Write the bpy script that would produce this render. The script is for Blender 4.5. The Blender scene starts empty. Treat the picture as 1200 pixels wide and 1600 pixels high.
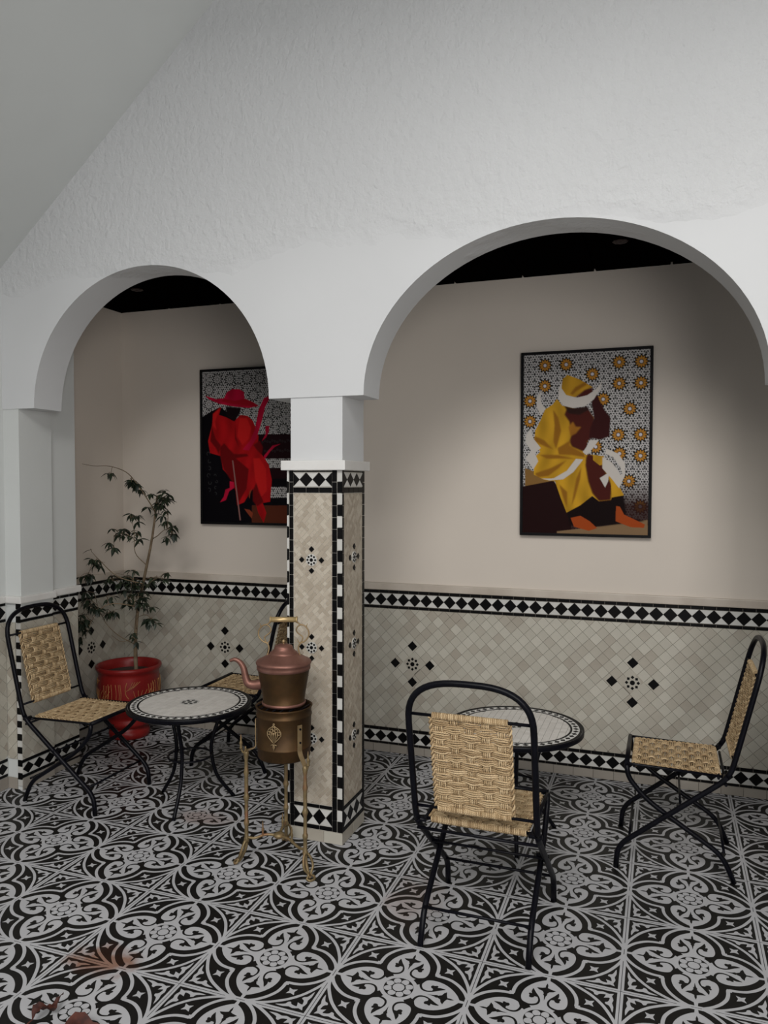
import bpy, bmesh, math, random
import numpy as np
from mathutils import Vector, Matrix
R = random.Random(7)
PI = math.pi
S = bpy.context.scene
COL = S.collection

# ------------------------------------------------------------------ camera
cam_data = bpy.data.cameras.new('camera')
cam = bpy.data.objects.new('camera', cam_data); COL.objects.link(cam)
cam_data.sensor_fit = 'HORIZONTAL'; cam_data.sensor_width = 36.0
cam_data.lens = 36.0 * 1214.58 / 1200.0
cam_data.clip_start = 0.05
FW = Vector((-0.33962, 0.93987, -0.03607)); RT = Vector((0.94046, 0.3399, 0.00195)); UP = RT.cross(FW)
cam.matrix_world = Matrix(((RT.x, UP.x, -FW.x, 0), (RT.y, UP.y, -FW.y, 0), (RT.z, UP.z, -FW.z, 1.5), (0, 0, 0, 1)))
S.camera = cam

# ------------------------------------------------------------------ sky, daylight, exposure
w = bpy.data.worlds.new('sky'); S.world = w; w.use_nodes = True
w.node_tree.nodes['Background'].inputs[0].default_value = (0.86, 0.93, 1.0, 1)
w.node_tree.nodes['Background'].inputs[1].default_value = 0.17
def area(name, loc, target, sx, sy, power, color):
    l = bpy.data.lights.new(name, 'AREA'); l.shape = 'RECTANGLE'; l.size = sx; l.size_y = sy
    l.energy = power; l.color = color
    o = bpy.data.objects.new(name, l); COL.objects.link(o); o.location = loc
    o.rotation_euler = (Vector(target) - Vector(loc)).to_track_quat('-Z', 'Y').to_euler()
    return o
area('courtyard_daylight', (-0.4, -3.4, 5.6), (-1.2, 2.9, 1.0), 3.4, 2.2, 370, (1.0, 0.985, 0.96))
area('added_side_light', (1.3, -0.6, 1.7), (-2.6, 2.9, 2.0), 1.6, 2.0, 105, (1.0, 0.975, 0.96))  # added side light to brighten soffit and pier faces; no doorway is built
S.view_settings.view_transform = 'Standard'; S.view_settings.look = 'None'
S.view_settings.gamma = 1.0; S.view_settings.use_curve_mapping = False
S.view_settings.exposure = -0.12

# ------------------------------------------------------------------ materials
def new_mat(name):
    m = bpy.data.materials.new(name); m.use_nodes = True
    return m, m.node_tree, m.node_tree.nodes['Principled BSDF']
def set_in(b, **kw):
    for k, v in kw.items():
        b.inputs[k.replace('_', ' ')].default_value = v
def rgba(c): return (c[0], c[1], c[2], 1)
def noise_mat(name, stops, scale=5, rough=0.6, bump=0.0, bscale=40, metal=0.0, coords='Object', detail=4, per_piece=0.0, bdist=0.002, spec=0.5):
    """colour ramp driven by noise, plus a random value for each piece (object or mesh island)"""
    m, t, b = new_mat(name); N = t.nodes; L = t.links
    tc = N.new('ShaderNodeTexCoord')
    nz = N.new('ShaderNodeTexNoise'); nz.inputs['Scale'].default_value = scale; nz.inputs['Detail'].default_value = detail
    L.new(tc.outputs[coords], nz.inputs['Vector'])
    fac = nz.outputs[0]
    if per_piece:
        oi = N.new('ShaderNodeObjectInfo'); ge = N.new('ShaderNodeNewGeometry')
        ad = N.new('ShaderNodeMath'); ad.operation = 'ADD'
        L.new(oi.outputs['Random'], ad.inputs[0]); L.new(ge.outputs['Random Per Island'], ad.inputs[1])
        fr = N.new('ShaderNodeMath'); fr.operation = 'FRACT'; L.new(ad.outputs[0], fr.inputs[0])
        mx = N.new('ShaderNodeMix'); mx.data_type = 'FLOAT'; mx.inputs[0].default_value = per_piece
        L.new(fac, mx.inputs[2]); L.new(fr.outputs[0], mx.inputs[3]); fac = mx.outputs[0]
    r = N.new('ShaderNodeValToRGB'); e = r.color_ramp.elements
    e[0].position = stops[0][0]; e[0].color = rgba(stops[0][1]); e[1].position = stops[-1][0]; e[1].color = rgba(stops[-1][1])
    for p, c in stops[1:-1]:
        q = e.new(p); q.color = rgba(c)
    L.new(fac, r.inputs[0]); L.new(r.outputs[0], b.inputs['Base Color'])
    set_in(b, Roughness=rough, Metallic=metal)
    b.inputs['Specular IOR Level'].default_value = spec
    if bump:
        n2 = N.new('ShaderNodeTexNoise'); n2.inputs['Scale'].default_value = bscale; n2.inputs['Detail'].default_value = 5
        L.new(tc.outputs[coords], n2.inputs['Vector'])
        bp = N.new('ShaderNodeBump'); bp.inputs['Strength'].default_value = bump; bp.inputs['Distance'].default_value = bdist
        L.new(n2.outputs[0], bp.inputs['Height']); L.new(bp.outputs[0], b.inputs['Normal'])
    return m

def plaster(name, col, rough_above=None):
    """white lime plaster: trowel waves, and a coarser coat above a wavy line"""
    m, t, b = new_mat(name); N = t.nodes; L = t.links
    ge = N.new('ShaderNodeNewGeometry')
    n1 = N.new('ShaderNodeTexNoise'); n1.inputs['Scale'].default_value = 1.3; n1.inputs['Detail'].default_value = 3
    n2 = N.new('ShaderNodeTexNoise'); n2.inputs['Scale'].default_value = 7; n2.inputs['Detail'].default_value = 3
    L.new(ge.outputs['Position'], n1.inputs['Vector']); L.new(ge.outputs['Position'], n2.inputs['Vector'])
    r = N.new('ShaderNodeValToRGB'); r.color_ramp.elements[0].position = .3; r.color_ramp.elements[1].position = .7
    r.color_ramp.elements[0].color = rgba([c * .94 for c in col]); r.color_ramp.elements[1].color = rgba(col)
    L.new(n1.outputs[0], r.inputs[0]); L.new(r.outputs[0], b.inputs['Base Color'])
    b1 = N.new('ShaderNodeBump'); b1.inputs['Strength'].default_value = .25; b1.inputs['Distance'].default_value = .006
    L.new(n2.outputs[0], b1.inputs['Height'])
    last = b1
    if rough_above:
        sx = N.new('ShaderNodeSeparateXYZ'); L.new(ge.outputs['Position'], sx.inputs[0])
        # line height = z0 + slope * x + wobble
        ma = N.new('ShaderNodeMath'); ma.operation = 'MULTIPLY_ADD'; L.new(sx.outputs['X'], ma.inputs[0]); ma.inputs[1].default_value = -rough_above[1]
        L.new(sx.outputs['Z'], ma.inputs[2])
        n3 = N.new('ShaderNodeTexNoise'); n3.inputs['Scale'].default_value = 3.2; n3.inputs['Detail'].default_value = 6; L.new(ge.outputs['Position'], n3.inputs['Vector'])
        mb = N.new('ShaderNodeMath'); mb.operation = 'MULTIPLY_ADD'; L.new(n3.outputs[0], mb.inputs[0]); mb.inputs[1].default_value = .28; L.new(ma.outputs[0], mb.inputs[2])
        mr = N.new('ShaderNodeMapRange'); mr.inputs[1].default_value = rough_above[0] + .14; mr.inputs[2].default_value = rough_above[0] + .20
        L.new(mb.outputs[0], mr.inputs[0])
        n4 = N.new('ShaderNodeTexNoise'); n4.inputs['Scale'].default_value = 34; n4.inputs['Detail'].default_value = 6; n4.inputs['Roughness'].default_value = .6
        n4.inputs['Distortion'].default_value = .15
        mp = N.new('ShaderNodeMapping'); mp.inputs['Scale'].default_value = (1, 1, .8)
        L.new(ge.outputs['Position'], mp.inputs[0]); L.new(mp.outputs[0], n4.inputs['Vector'])
        mm = N.new('ShaderNodeMath'); mm.operation = 'MULTIPLY_ADD'; L.new(mr.outputs[0], mm.inputs[0]); L.new(n4.outputs[0], mm.inputs[1]); ms = N.new('ShaderNodeMath'); ms.operation = 'MULTIPLY'; ms.inputs[1].default_value = .25; L.new(mr.outputs[0], ms.inputs[0]); L.new(ms.outputs[0], mm.inputs[2])
        b2 = N.new('ShaderNodeBump'); b2.inputs['Strength'].default_value = .8; b2.inputs['Distance'].default_value = .014
        L.new(mm.outputs[0], b2.inputs['Height']); L.new(b1.outputs[0], b2.inputs['Normal']); last = b2
    L.new(last.outputs[0], b.inputs['Normal']); set_in(b, Roughness=.85); b.inputs['Specular IOR Level'].default_value = .2
    return m

M = {}
M['plaster'] = plaster('white_plaster', (.63, .635, .64), (2.43, .0))
M['plaster_smooth'] = plaster('smooth_plaster', (.63, .645, .63))
M['plaster_back'] = plaster('cream_plaster', (.64, .575, .505))
M['marble'] = noise_mat('cream_marble', [(.3, (.42, .36, .30)), (.7, (.56, .50, .43))], 6, .45)
M['ledge'] = noise_mat('white_ledge', [(.3, (.62, .60, .57)), (.7, (.72, .71, .69))], 5, .6)
M['cream'] = noise_mat('cream_zellige', [(.0, (.31, .265, .215)), (.22, (.40, .365, .305)), (.6, (.455, .43, .365)), (1, (.53, .50, .43))], 9, .38, .12, 60, per_piece=.75)
M['cream_small'] = noise_mat('small_cream_zellige', [(.0, (.34, .285, .22)), (.5, (.43, .37, .295)), (1, (.54, .485, .40))], 9, .5, per_piece=.75, spec=.3)
M['skirting'] = noise_mat('beige_skirting', [(.0, (.27, .24, .205)), (1, (.36, .325, .28))], 9, .45, per_piece=.7)
M['grout_light'] = noise_mat('light_grout', [(.3, (.66, .62, .55)), (.7, (.72, .69, .62))], 30, .9)
M['grout'] = noise_mat('grey_grout', [(.3, (.14, .12, .10)), (.7, (.22, .20, .17))], 30, .9)
M['grout_white'] = noise_mat('pale_grout', [(.3, (.40, .39, .36)), (.7, (.48, .47, .44))], 30, .9)
M['black'] = noise_mat('black_zellige', [(.0, (.002, .002, .0025)), (.8, (.005, .0045, .0045)), (1, (.016, .009, .007))], 12, .4, .1, 50, per_piece=.6, spec=.12)
M['white'] = noise_mat('white_zellige', [(.0, (.50, .49, .46)), (1, (.64, .63, .60))], 12, .4, per_piece=.7)
M['dark_wood'] = noise_mat('dark_painted_wood', [(.3, (.0015, .001, .001)), (.7, (.002, .0014, .0012))], 8, .9, spec=.0)
M['red_paint'] = noise_mat('dim_red_paint', [(.3, (.010, .0012, .001)), (.7, (.016, .002, .0015))], 20, .6)
M['iron'] = noise_mat('black_enamelled_iron', [(.3, (.0015, .0015, .003)), (.7, (.003, .003, .006))], 20, .38, .15, 60, spec=.16)
M['leaf'] = noise_mat('dark_green_leaf', [(.2, (.006, .012, .006)), (.8, (.020, .032, .014))], 6, .5, per_piece=.6)
M['bark'] = noise_mat('tan_bark', [(.3, (.11, .075, .04)), (.7, (.22, .16, .10))], 25, .8, .5, 60)
M['soil'] = noise_mat('dark_soil', [(.3, (.02, .012, .008)), (.7, (.05, .03, .02))], 40, .95, .8, 60)
M['red_pot'] = noise_mat('red_glazed_clay', [(.3, (.17, .008, .008)), (.7, (.25, .014, .012))], 9, .38, .1, 30, spec=.3)
M['gold_line'] = noise_mat('ochre_brush_line', [(.3, (.40, .17, .05)), (.7, (.50, .26, .09))], 30, .6)
M['copper'] = noise_mat('worn_copper', [(.25, (.17, .075, .055)), (.6, (.27, .13, .10)), (.8, (.34, .20, .17))], 14, .5, .15, 40, metal=.7)
M['brass_dark'] = noise_mat('tarnished_brass', [(.2, (.035, .018, .008)), (.55, (.075, .040, .014)), (.8, (.13, .060, .024))], 12, .5, .15, 40, metal=.7)
M['brass'] = noise_mat('old_brass', [(.25, (.22, .15, .075)), (.7, (.42, .30, .16))], 16, .45, .15, 60, metal=.6)
M['brass_grip'] = noise_mat('polished_brass_grip', [(.3, (.42, .29, .13)), (.7, (.60, .44, .22))], 16, .4, metal=.55)
M['brass_leg'] = noise_mat('aged_brass_casting', [(.2, (.12, .085, .040)), (.5, (.24, .175, .085)), (.72, (.24, .11, .055))], 22, .5, .4, 90, metal=.5)
M['frame_black'] = noise_mat('black_frame', [(.3, (.002, .002, .003)), (.7, (.005, .0045, .005))], 20, .5, spec=.12)
M['dry_red'] = noise_mat('dry_reddish_leaf', [(.3, (.03, .005, .003)), (.7, (.10, .022, .010))], 30, .7)

def straw():
    m, t, b = new_mat('twisted_seagrass_cord'); N = t.nodes; L = t.links
    tc = N.new('ShaderNodeTexCoord'); ge = N.new('ShaderNodeNewGeometry')
    nz = N.new('ShaderNodeTexNoise'); nz.inputs['Scale'].default_value = 55; nz.inputs['Detail'].default_value = 4
    L.new(tc.outputs['Object'], nz.inputs['Vector'])
    mx = N.new('ShaderNodeMix'); mx.data_type = 'FLOAT'; mx.inputs[0].default_value = .45
    L.new(nz.outputs[0], mx.inputs[2]); L.new(ge.outputs['Random Per Island'], mx.inputs[3])
    r = N.new('ShaderNodeValToRGB'); e = r.color_ramp.elements
    e[0].position = .15; e[0].color = (.25, .16, .08, 1); e[1].position = .85; e[1].color = (.64, .49, .30, 1)
    q = e.new(.5); q.color = (.46, .33, .185, 1)
    L.new(mx.outputs[0], r.inputs[0]); L.new(r.outputs[0], b.inputs['Base Color'])
    wv = N.new('ShaderNodeTexWave'); wv.bands_direction = 'DIAGONAL'; wv.inputs['Scale'].default_value = 95; wv.inputs['Distortion'].default_value = 1.5
    L.new(tc.outputs['Object'], wv.inputs['Vector'])
    bp = N.new('ShaderNodeBump'); bp.inputs['Strength'].default_value = .6; bp.inputs['Distance'].default_value = .0015
    L.new(wv.outputs[0], bp.inputs['Height']); L.new(bp.outputs[0], b.inputs['Normal']); set_in(b, Roughness=.8)
    b.inputs['Specular IOR Level'].default_value = .25
    return m
M['straw'] = straw()

def floor_mat(name, col, rough):
    """printed cement colour, with see-through reddish-brown blotches, strongest near the front left"""
    m, t, b = new_mat(name); N = t.nodes; L = t.links
    ge = N.new('ShaderNodeNewGeometry')
    nz = N.new('ShaderNodeTexNoise'); nz.inputs['Scale'].default_value = 3; L.new(ge.outputs['Position'], nz.inputs['Vector'])
    mx = N.new('ShaderNodeMix'); mx.data_type = 'RGBA'; L.new(nz.outputs[0], mx.inputs[0])
    mx.inputs[6].default_value = rgba([c * .85 for c in col]); mx.inputs[7].default_value = rgba([c * 1.1 for c in col])
    out = mx.outputs[2]
    for (cx, cy, ra, sq, stren, sc) in ((-1.64, 1.95, .16, 1.7, .95, 17), (-1.93, 2.96, .16, 1.6, .45, 11), (-.83, 2.62, .14, .7, .35, 16), (-1.45, 1.60, .17, 1.5, .6, 9)):
        mp = N.new('ShaderNodeMapping'); mp.vector_type = 'POINT'
        mp.inputs['Location'].default_value = (-cx / ra, -cy / ra * sq, 0); mp.inputs['Scale'].default_value = (1 / ra, sq / ra, 0)
        L.new(ge.outputs['Position'], mp.inputs[0])
        n2 = N.new('ShaderNodeTexNoise'); n2.inputs['Scale'].default_value = sc; n2.inputs['Detail'].default_value = 5; L.new(ge.outputs['Position'], n2.inputs['Vector'])
        ln = N.new('ShaderNodeVectorMath'); ln.operation = 'LENGTH'; L.new(mp.outputs[0], ln.inputs[0])
        ad = N.new('ShaderNodeMath'); ad.operation = 'MULTIPLY_ADD'; L.new(n2.outputs[0], ad.inputs[0]); ad.inputs[1].default_value = 1.6; L.new(ln.outputs[1], ad.inputs[2])
        mr = N.new('ShaderNodeMapRange'); mr.inputs[1].default_value = 1.75; mr.inputs[2].default_value = 1.15; mr.inputs[3].default_value = 0; mr.inputs[4].default_value = stren
        L.new(ad.outputs[0], mr.inputs[0])
        m2 = N.new('ShaderNodeMix'); m2.data_type = 'RGBA'; L.new(mr.outputs[0], m2.inputs[0]); L.new(out, m2.inputs[6])
        m2.inputs[7].default_value = (col[0] * .50 + .018, col[1] * .28 + .006, col[2] * .19 + .003, 1); out = m2.outputs[2]
    L.new(out, b.inputs['Base Color']); set_in(b, Roughness=rough); b.inputs['Specular IOR Level'].default_value = .2
    return m
M['print_white'] = floor_mat('grey_white_print', (.46, .46, .475), .45)
M['floor_grout'] = noise_mat('mid_grey_grout', [(.3, (.16, .155, .15)), (.7, (.22, .215, .21))], 30, .9)
M['print_black'] = floor_mat('black_cement', (.009, .0085, .008), .42)

# ------------------------------------------------------------------ mesh helpers
class MB:
    def __init__(s): s.v = []; s.f = []; s.m = []; s.s = []
    def face(s, idx, mi=0, sm=False): s.f.append(tuple(idx)); s.m.append(mi); s.s.append(sm)
    def verts(s, pts):
        b = len(s.v); s.v.extend([tuple(p) for p in pts]); return b
    def box(s, lo, hi, mi=0, M4=None):
        x0, y0, z0 = lo; x1, y1, z1 = hi
        P = [(x0, y0, z0), (x1, y0, z0), (x1, y1, z0), (x0, y1, z0), (x0, y0, z1), (x1, y0, z1), (x1, y1, z1), (x0, y1, z1)]
        if M4: P = [M4 @ Vector(p) for p in P]
        b = s.verts(P)
        for q in ((0, 3, 2, 1), (4, 5, 6, 7), (0, 1, 5, 4), (1, 2, 6, 5), (2, 3, 7, 6), (3, 0, 4, 7)): s.face([b + i for i in q], mi)
    def bbox(s, lo, hi, c=.003, mi=0):
        """box with chamfered edges along all sides"""
        x0, y0, z0 = lo; x1, y1, z1 = hi; P = []; ids = {}
        bm = bmesh.new(); bmesh.ops.create_cube(bm, size=1)
        for v in bm.verts: v.co = Vector(((x0 + x1) / 2 + v.co.x * (x1 - x0), (y0 + y1) / 2 + v.co.y * (y1 - y0), (z0 + z1) / 2 + v.co.z * (z1 - z0)))
        bmesh.ops.bevel(bm, geom=bm.edges[:], offset=c, segments=2, affect='EDGES', profile=.6)
        bm.verts.index_update(); b = s.verts([v.co for v in bm.verts])
        for f in bm.faces: s.face([b + v.index for v in f.verts], mi)
        bm.free()
    def tube(s, pts, r, seg=8, mi=0, closed=False, caps=True, flat=None):
        pts = [Vector(p) for p in pts]; n = len(pts)
        rr = r if isinstance(r, (list, tuple)) else [r] * n
        T = []
        for i in range(n):
            a = pts[(i - 1) % n] if closed or i > 0 else pts[0]; c = pts[(i + 1) % n] if closed or i < n - 1 else pts[-1]
            d = (c - a); T.append(d.normalized() if d.length > 1e-9 else Vector((0, 0, 1)))
        up = Vector((0, 0, 1)) if abs(T[0].z) < .9 else Vector((1, 0, 0))
        N = (up - T[0] * up.dot(T[0])).normalized(); rings = []
        for i in range(n):
            if i > 0:
                N = N - T[i] * N.dot(T[i]); N = N.normalized() if N.length > 1e-6 else Vector((1, 0, 0))
            B = T[i].cross(N)
            k = flat if flat else 1
            rings.append(s.verts([pts[i] + (N * math.cos(2 * PI * j / seg) * k + B * math.sin(2 * PI * j / seg)) * rr[i] for j in range(seg)]))
        for i in range(n - (0 if closed else 1)):
            a = rings[i]; b = rings[(i + 1) % n]
            for j in range(seg): s.face((a + j, a + (j + 1) % seg, b + (j + 1) % seg, b + j), mi, True)
        if caps and not closed:
            s.face([rings[0] + j for j in range(seg)][::-1], mi); s.face([rings[-1] + j for j in range(seg)], mi)
    def lathe(s, prof, c=(0, 0, 0), seg=32, mi=0, sm=True, cap0=False, cap1=False):
        rings = [s.verts([(c[0] + r * math.cos(2 * PI * j / seg), c[1] + r * math.sin(2 * PI * j / seg), c[2] + z) for j in range(seg)]) for r, z in prof]
        for a, b in zip(rings, rings[1:]):
            for j in range(seg): s.face((a + j, a + (j + 1) % seg, b + (j + 1) % seg, b + j), mi, sm)
        if cap0: s.face([rings[0] + j for j in range(seg)][::-1], mi)
        if cap1: s.face([rings[-1] + j for j in range(seg)], mi)
    def prism(s, poly, y0, y1, mi=0, inset=0.0, back=False):
        """polygon given in x,z ; front face at y0 (towards -y), back at y1"""
        n = len(poly); cx = sum(p[0] for p in poly) / n; cz = sum(p[1] for p in poly) / n
        def sh(p):
            if not inset: return p
            dx, dz = cx - p[0], cz - p[1]; l = math.hypot(dx, dz) or 1
            return (p[0] + dx / l * inset, p[1] + dz / l * inset)
        a = s.verts([(sh(p)[0], y0, sh(p)[1]) for p in poly]); b = s.verts([(p[0], y0 + (inset or 0) * .6, p[1]) for p in poly]) if inset else a
        e = s.verts([(p[0], y1, p[1]) for p in poly])
        s.face([a + i for i in range(n)], mi)
        for i in range(n):
            j = (i + 1) % n
            if inset: s.face((a + j, a + i, b + i, b + j), mi)
            s.face((b + j, b + i, e + i, e + j), mi)
        if back: s.face([e + i for i in range(n)][::-1], mi)
    def mesh(s, name, mats):
        me = bpy.data.meshes.new(name); me.from_pydata(s.v, [], s.f)
        for m in mats: me.materials.append(M[m] if isinstance(m, str) else m)
        me.polygons.foreach_set('material_index', s.m); me.polygons.foreach_set('use_smooth', s.s); me.update()
        return me
    def build(s, name, mats, parent=None, **kw):
        if isinstance(mats, str): mats = [mats]
        return put(name, s.mesh(name, mats), parent, **kw)

def put(name, me, parent=None, mat=None, **kw):
    o = bpy.data.objects.new(name, me); COL.objects.link(o)
    if parent: o.parent = parent
    if mat is not None: o.matrix_local = mat
    for k, v in kw.items(): o[k] = v
    return o
def thing(name, label, cat, loc=(0, 0, 0), rz=0, group=None):
    o = bpy.data.objects.new(name, None); COL.objects.link(o); o.location = loc; o.rotation_euler = (0, 0, rz)
    o.empty_display_size = .1; o['label'] = label; o['category'] = cat
    if group: o['group'] = group
    return o
def fillet(pts, r, n=6):
    pts = [Vector(p) for p in pts]; out = [pts[0]]
    for i in range(1, len(pts) - 1):
        a, b, c = pts[i - 1], pts[i], pts[i + 1]; rr = r[i] if isinstance(r, dict) and i in r else (r if not isinstance(r, dict) else .03)
        d1 = min(rr, (a - b).length * .49); d2 = min(rr, (c - b).length * .49)
        p = b + (a - b).normalized() * d1; q = b + (c - b).normalized() * d2
        for k in range(n + 1):
            t = k / n; out.append(p * (1 - t) ** 2 + b * 2 * t * (1 - t) + q * t * t)
    out.append(pts[-1]); return out
def catmull(pts, n=6, closed=False):
    P = [Vector(p) for p in pts]; out = []; m = len(P)
    for i in range(m if closed else m - 1):
        p1, p2 = P[i], P[(i + 1) % m]
        p0 = P[i - 1] if (i > 0 or closed) else p1 * 2 - p2
        p3 = P[(i + 2) % m] if (i + 2 < m or closed) else p2 * 2 - p1
        for k in range(n):
            t = k / n
            out.append(.5 * ((2 * p1) + (p2 - p0) * t + (2 * p0 - 5 * p1 + 4 * p2 - p3) * t * t + (-p0 + 3 * p1 - 3 * p2 + p3) * t ** 3))
    if not closed: out.append(P[-1])
    return out
def clip(poly, x0, x1, z0, z1):
    for ax, lim, sg in ((0, x0, 1), (0, x1, -1), (1, z0, 1), (1, z1, -1)):
        out = []
        for i in range(len(poly)):
            a, b = poly[i - 1], poly[i]; ia = (a[ax] - lim) * sg >= -1e-7; ib = (b[ax] - lim) * sg >= -1e-7
            if ia != ib:
                t = (lim - a[ax]) / (b[ax] - a[ax]); out.append((a[0] + (b[0] - a[0]) * t, a[1] + (b[1] - a[1]) * t))
            if ib: out.append(b)
        poly = out
        if len(poly) < 3: return []
    return poly
def area2(p): return abs(sum(p[i - 1][0] * p[i][1] - p[i][0] * p[i - 1][1] for i in range(len(p)))) / 2

ART_YELLOW=[('bench',[(18,633),(102,656),(256,705),(21,739)]),('dark',[(-7,739),(256,705),(399,871),(403,997),(0,1004)]),('floor',[(285,988),(622,957),(994,916),(997,1001),(286,1014)]),('dark2',[(362,872),(565,789),(810,781),(834,903),(975,923),(622,957),(391,953)]),('skin',[(395,912),(474,899),(548,929),(607,966),(540,982),(423,960)]),('skin',[(752,843),(782,846),(814,889),(975,941),(966,959),(866,957),(749,926)]),('robe',[(275,251),(244,279),(180,307),(143,365),(101,424),(92,484),(143,544),(94,574),(91,671),(180,701),(266,709),(312,798),(362,883),(472,841),(565,789),(618,818),(710,811),(720,796),(810,785),(768,724),(695,666),(662,586),(569,563),(506,563),(485,541),(525,490),(543,418),(573,360),(520,316),(404,304),(319,289)]),('shade',[(351,311),(519,301),(573,360),(565,462),(525,490),(521,527),(485,544),(400,518),(378,488),(398,444),(375,378),(336,340)]),('arm',[(549,273),(589,231),(654,319),(701,363),(694,464),(618,481),(535,469),(543,418),(573,360),(561,317)]),('robeM',[(370,407),(406,379),(428,408),(470,409),(429,445),(387,459)]),('shade',[(527,556),(610,578),(664,651),(718,731),(710,811),(618,818),(565,775),(531,709),(508,621),(512,577)]),('robe',[(706,695),(768,731),(810,781),(720,797)]),('robe',[(569,563),(651,572),(663,608),(622,622),(569,593)]),('fold',[(245,309),(289,354),(312,428),(272,531),(249,486),(258,398)]),('fold',[(97,454),(174,478),(251,531),(185,515),(97,484)]),('fold',[(283,524),(388,481),(378,510),(495,555),(507,577),(390,562),(295,561)]),('fold',[(132,559),(284,561),(423,584),(284,583),(198,582)]),('fold',[(102,664),(232,634),(359,591),(297,635),(212,679),(125,686)]),('fold',[(437,694),(477,628),(468,694),(429,797),(399,849),(418,768)]),('fold',[(299,724),(365,768),(367,857),(333,798)]),('hood',[(320,142),(357,120),(452,147),(562,194),(516,207),(423,245),(349,238),(306,207)]),('shade',[(423,245),(495,206),(562,193),(558,230),(476,253)]),('fold',[(381,224),(422,189),(494,163),(515,178),(433,211),(402,232)]),('face',[(330,289),(415,304),(519,298),(530,316),(458,343),(373,334)]),('white',[(327,133),(290,192),(286,251),(330,289),(404,304),(498,297),(570,259),(619,203),(632,166),(578,209),(517,236),(434,248),(349,231),(311,193),(313,156)]),('white',[(157,194),(113,238),(109,290),(143,339),(187,303),(152,277),(142,239)]),('white',[(62,411),(25,453),(20,490),(66,536),(20,580),(90,639),(128,596),(99,551),(148,522),(86,469)]),('white',[(612,483),(540,483),(515,519),(487,548),(517,564),(567,527)]),('white',[(491,588),(433,584),(361,650),(255,692),(152,694),(223,704),(331,698),(414,657)]),('white',[(672,531),(763,558),(815,609),(819,674),(774,747),(716,695),(641,637),(643,577),(719,608),(782,673),(797,666),(775,623),(723,576),(661,557)]),('white',[(622,691),(695,659),(688,709),(665,743)])]
ROS_YELLOW=[(176,63),(347,63),(555,122),(762,64),(931,66),(176,177),(764,179),(930,180),(55,258),(642,261),(848,317),(56,372),(762,456),(932,457),(933,571),(848,708),(937,845),(588,520),(773,558)]
ART_RED=[('dark',[(-6,301),(93,266),(203,236),(615,429),(1037,432),(1035,1013),(-26,1019)]),('maroon',[(615,423),(1037,427),(1037,581),(613,581)]),('girih',[(683,581),(1037,581),(1037,641),(682,641)]),('maroon',[(682,641),(1037,641),(1036,710),(681,712)]),('girih',[(744,765),(1036,763),(1036,833),(744,836)]),('floor',[(550,885),(1036,883),(1036,999),(548,1001)]),('robe',[(215,238),(123,281),(109,360),(64,460),(86,540),(208,562),(230,649),(326,707),(372,793),(388,887),(467,865),(515,817),(563,777),(585,856),(620,935),(678,999),(708,933),(668,869),(749,861),(768,719),(734,620),(671,563),(613,521),(626,436),(569,337),(505,301),(429,293),(357,334),(268,305),(190,289)]),('fold',[(197,504),(246,476),(353,548),(495,549),(519,563),(376,577),(518,649),(492,778),(407,865),(361,757),(242,649),(207,577)]),('fold',[(563,784),(611,720),(622,791),(679,862),(609,892),(562,856)]),('fold',[(369,334),(379,434),(413,506),(367,448)]),('fold',[(567,492),(637,464),(672,507),(660,556),(613,528)]),('fold',[(109,360),(150,447),(209,490),(184,548),(148,504),(88,461)]),('bright',[(123,281),(203,239),(184,275),(140,331),(163,389),(121,360)]),('bright',[(566,577),(636,577),(705,648),(715,790),(656,827),(587,720)]),('bright',[(417,314),(499,315),(545,379),(521,449),(449,491),(391,434)]),('skin',[(466,908),(525,915),(561,936),(548,972),(501,937)]),('skin',[(551,777),(533,813),(526,842),(515,828),(527,792)]),('face',[(263,233),(441,247),(417,292),(363,334),(274,297)]),('crim',[(35,159),(156,183),(246,180),(279,142),(337,122),(420,125),(469,146),(475,188),(571,214),(631,240),(524,250),(359,238),(191,216),(71,181)]),('hatS',[(252,183),(359,200),(475,189),(571,216),(617,238),(500,237),(335,220),(204,200)]),('crim',[(750,176),(687,188),(628,261),(586,393),(532,464),(449,520),(519,527),(603,450),(662,338),(698,248),(742,200)]),('crim',[(699,370),(745,370),(736,409),(707,444),(661,468),(702,422)]),('crim',[(862,487),(776,497),(683,563),(688,588),(752,535),(799,507)]),('crim',[(307,728),(355,734),(354,772),(300,794),(262,853),(195,868),(238,831),(258,783),(306,772)]),('cane',[(333,591),(347,591),(429,985),(414,985)])]
ROS_RED=[(173,54),(312,58),(503,59),(640,59),(79,122),(571,169),(76,216),(500,280),(823,284),(731,346),(891,393),(402,120),(825,105),(915,189)]

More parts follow.
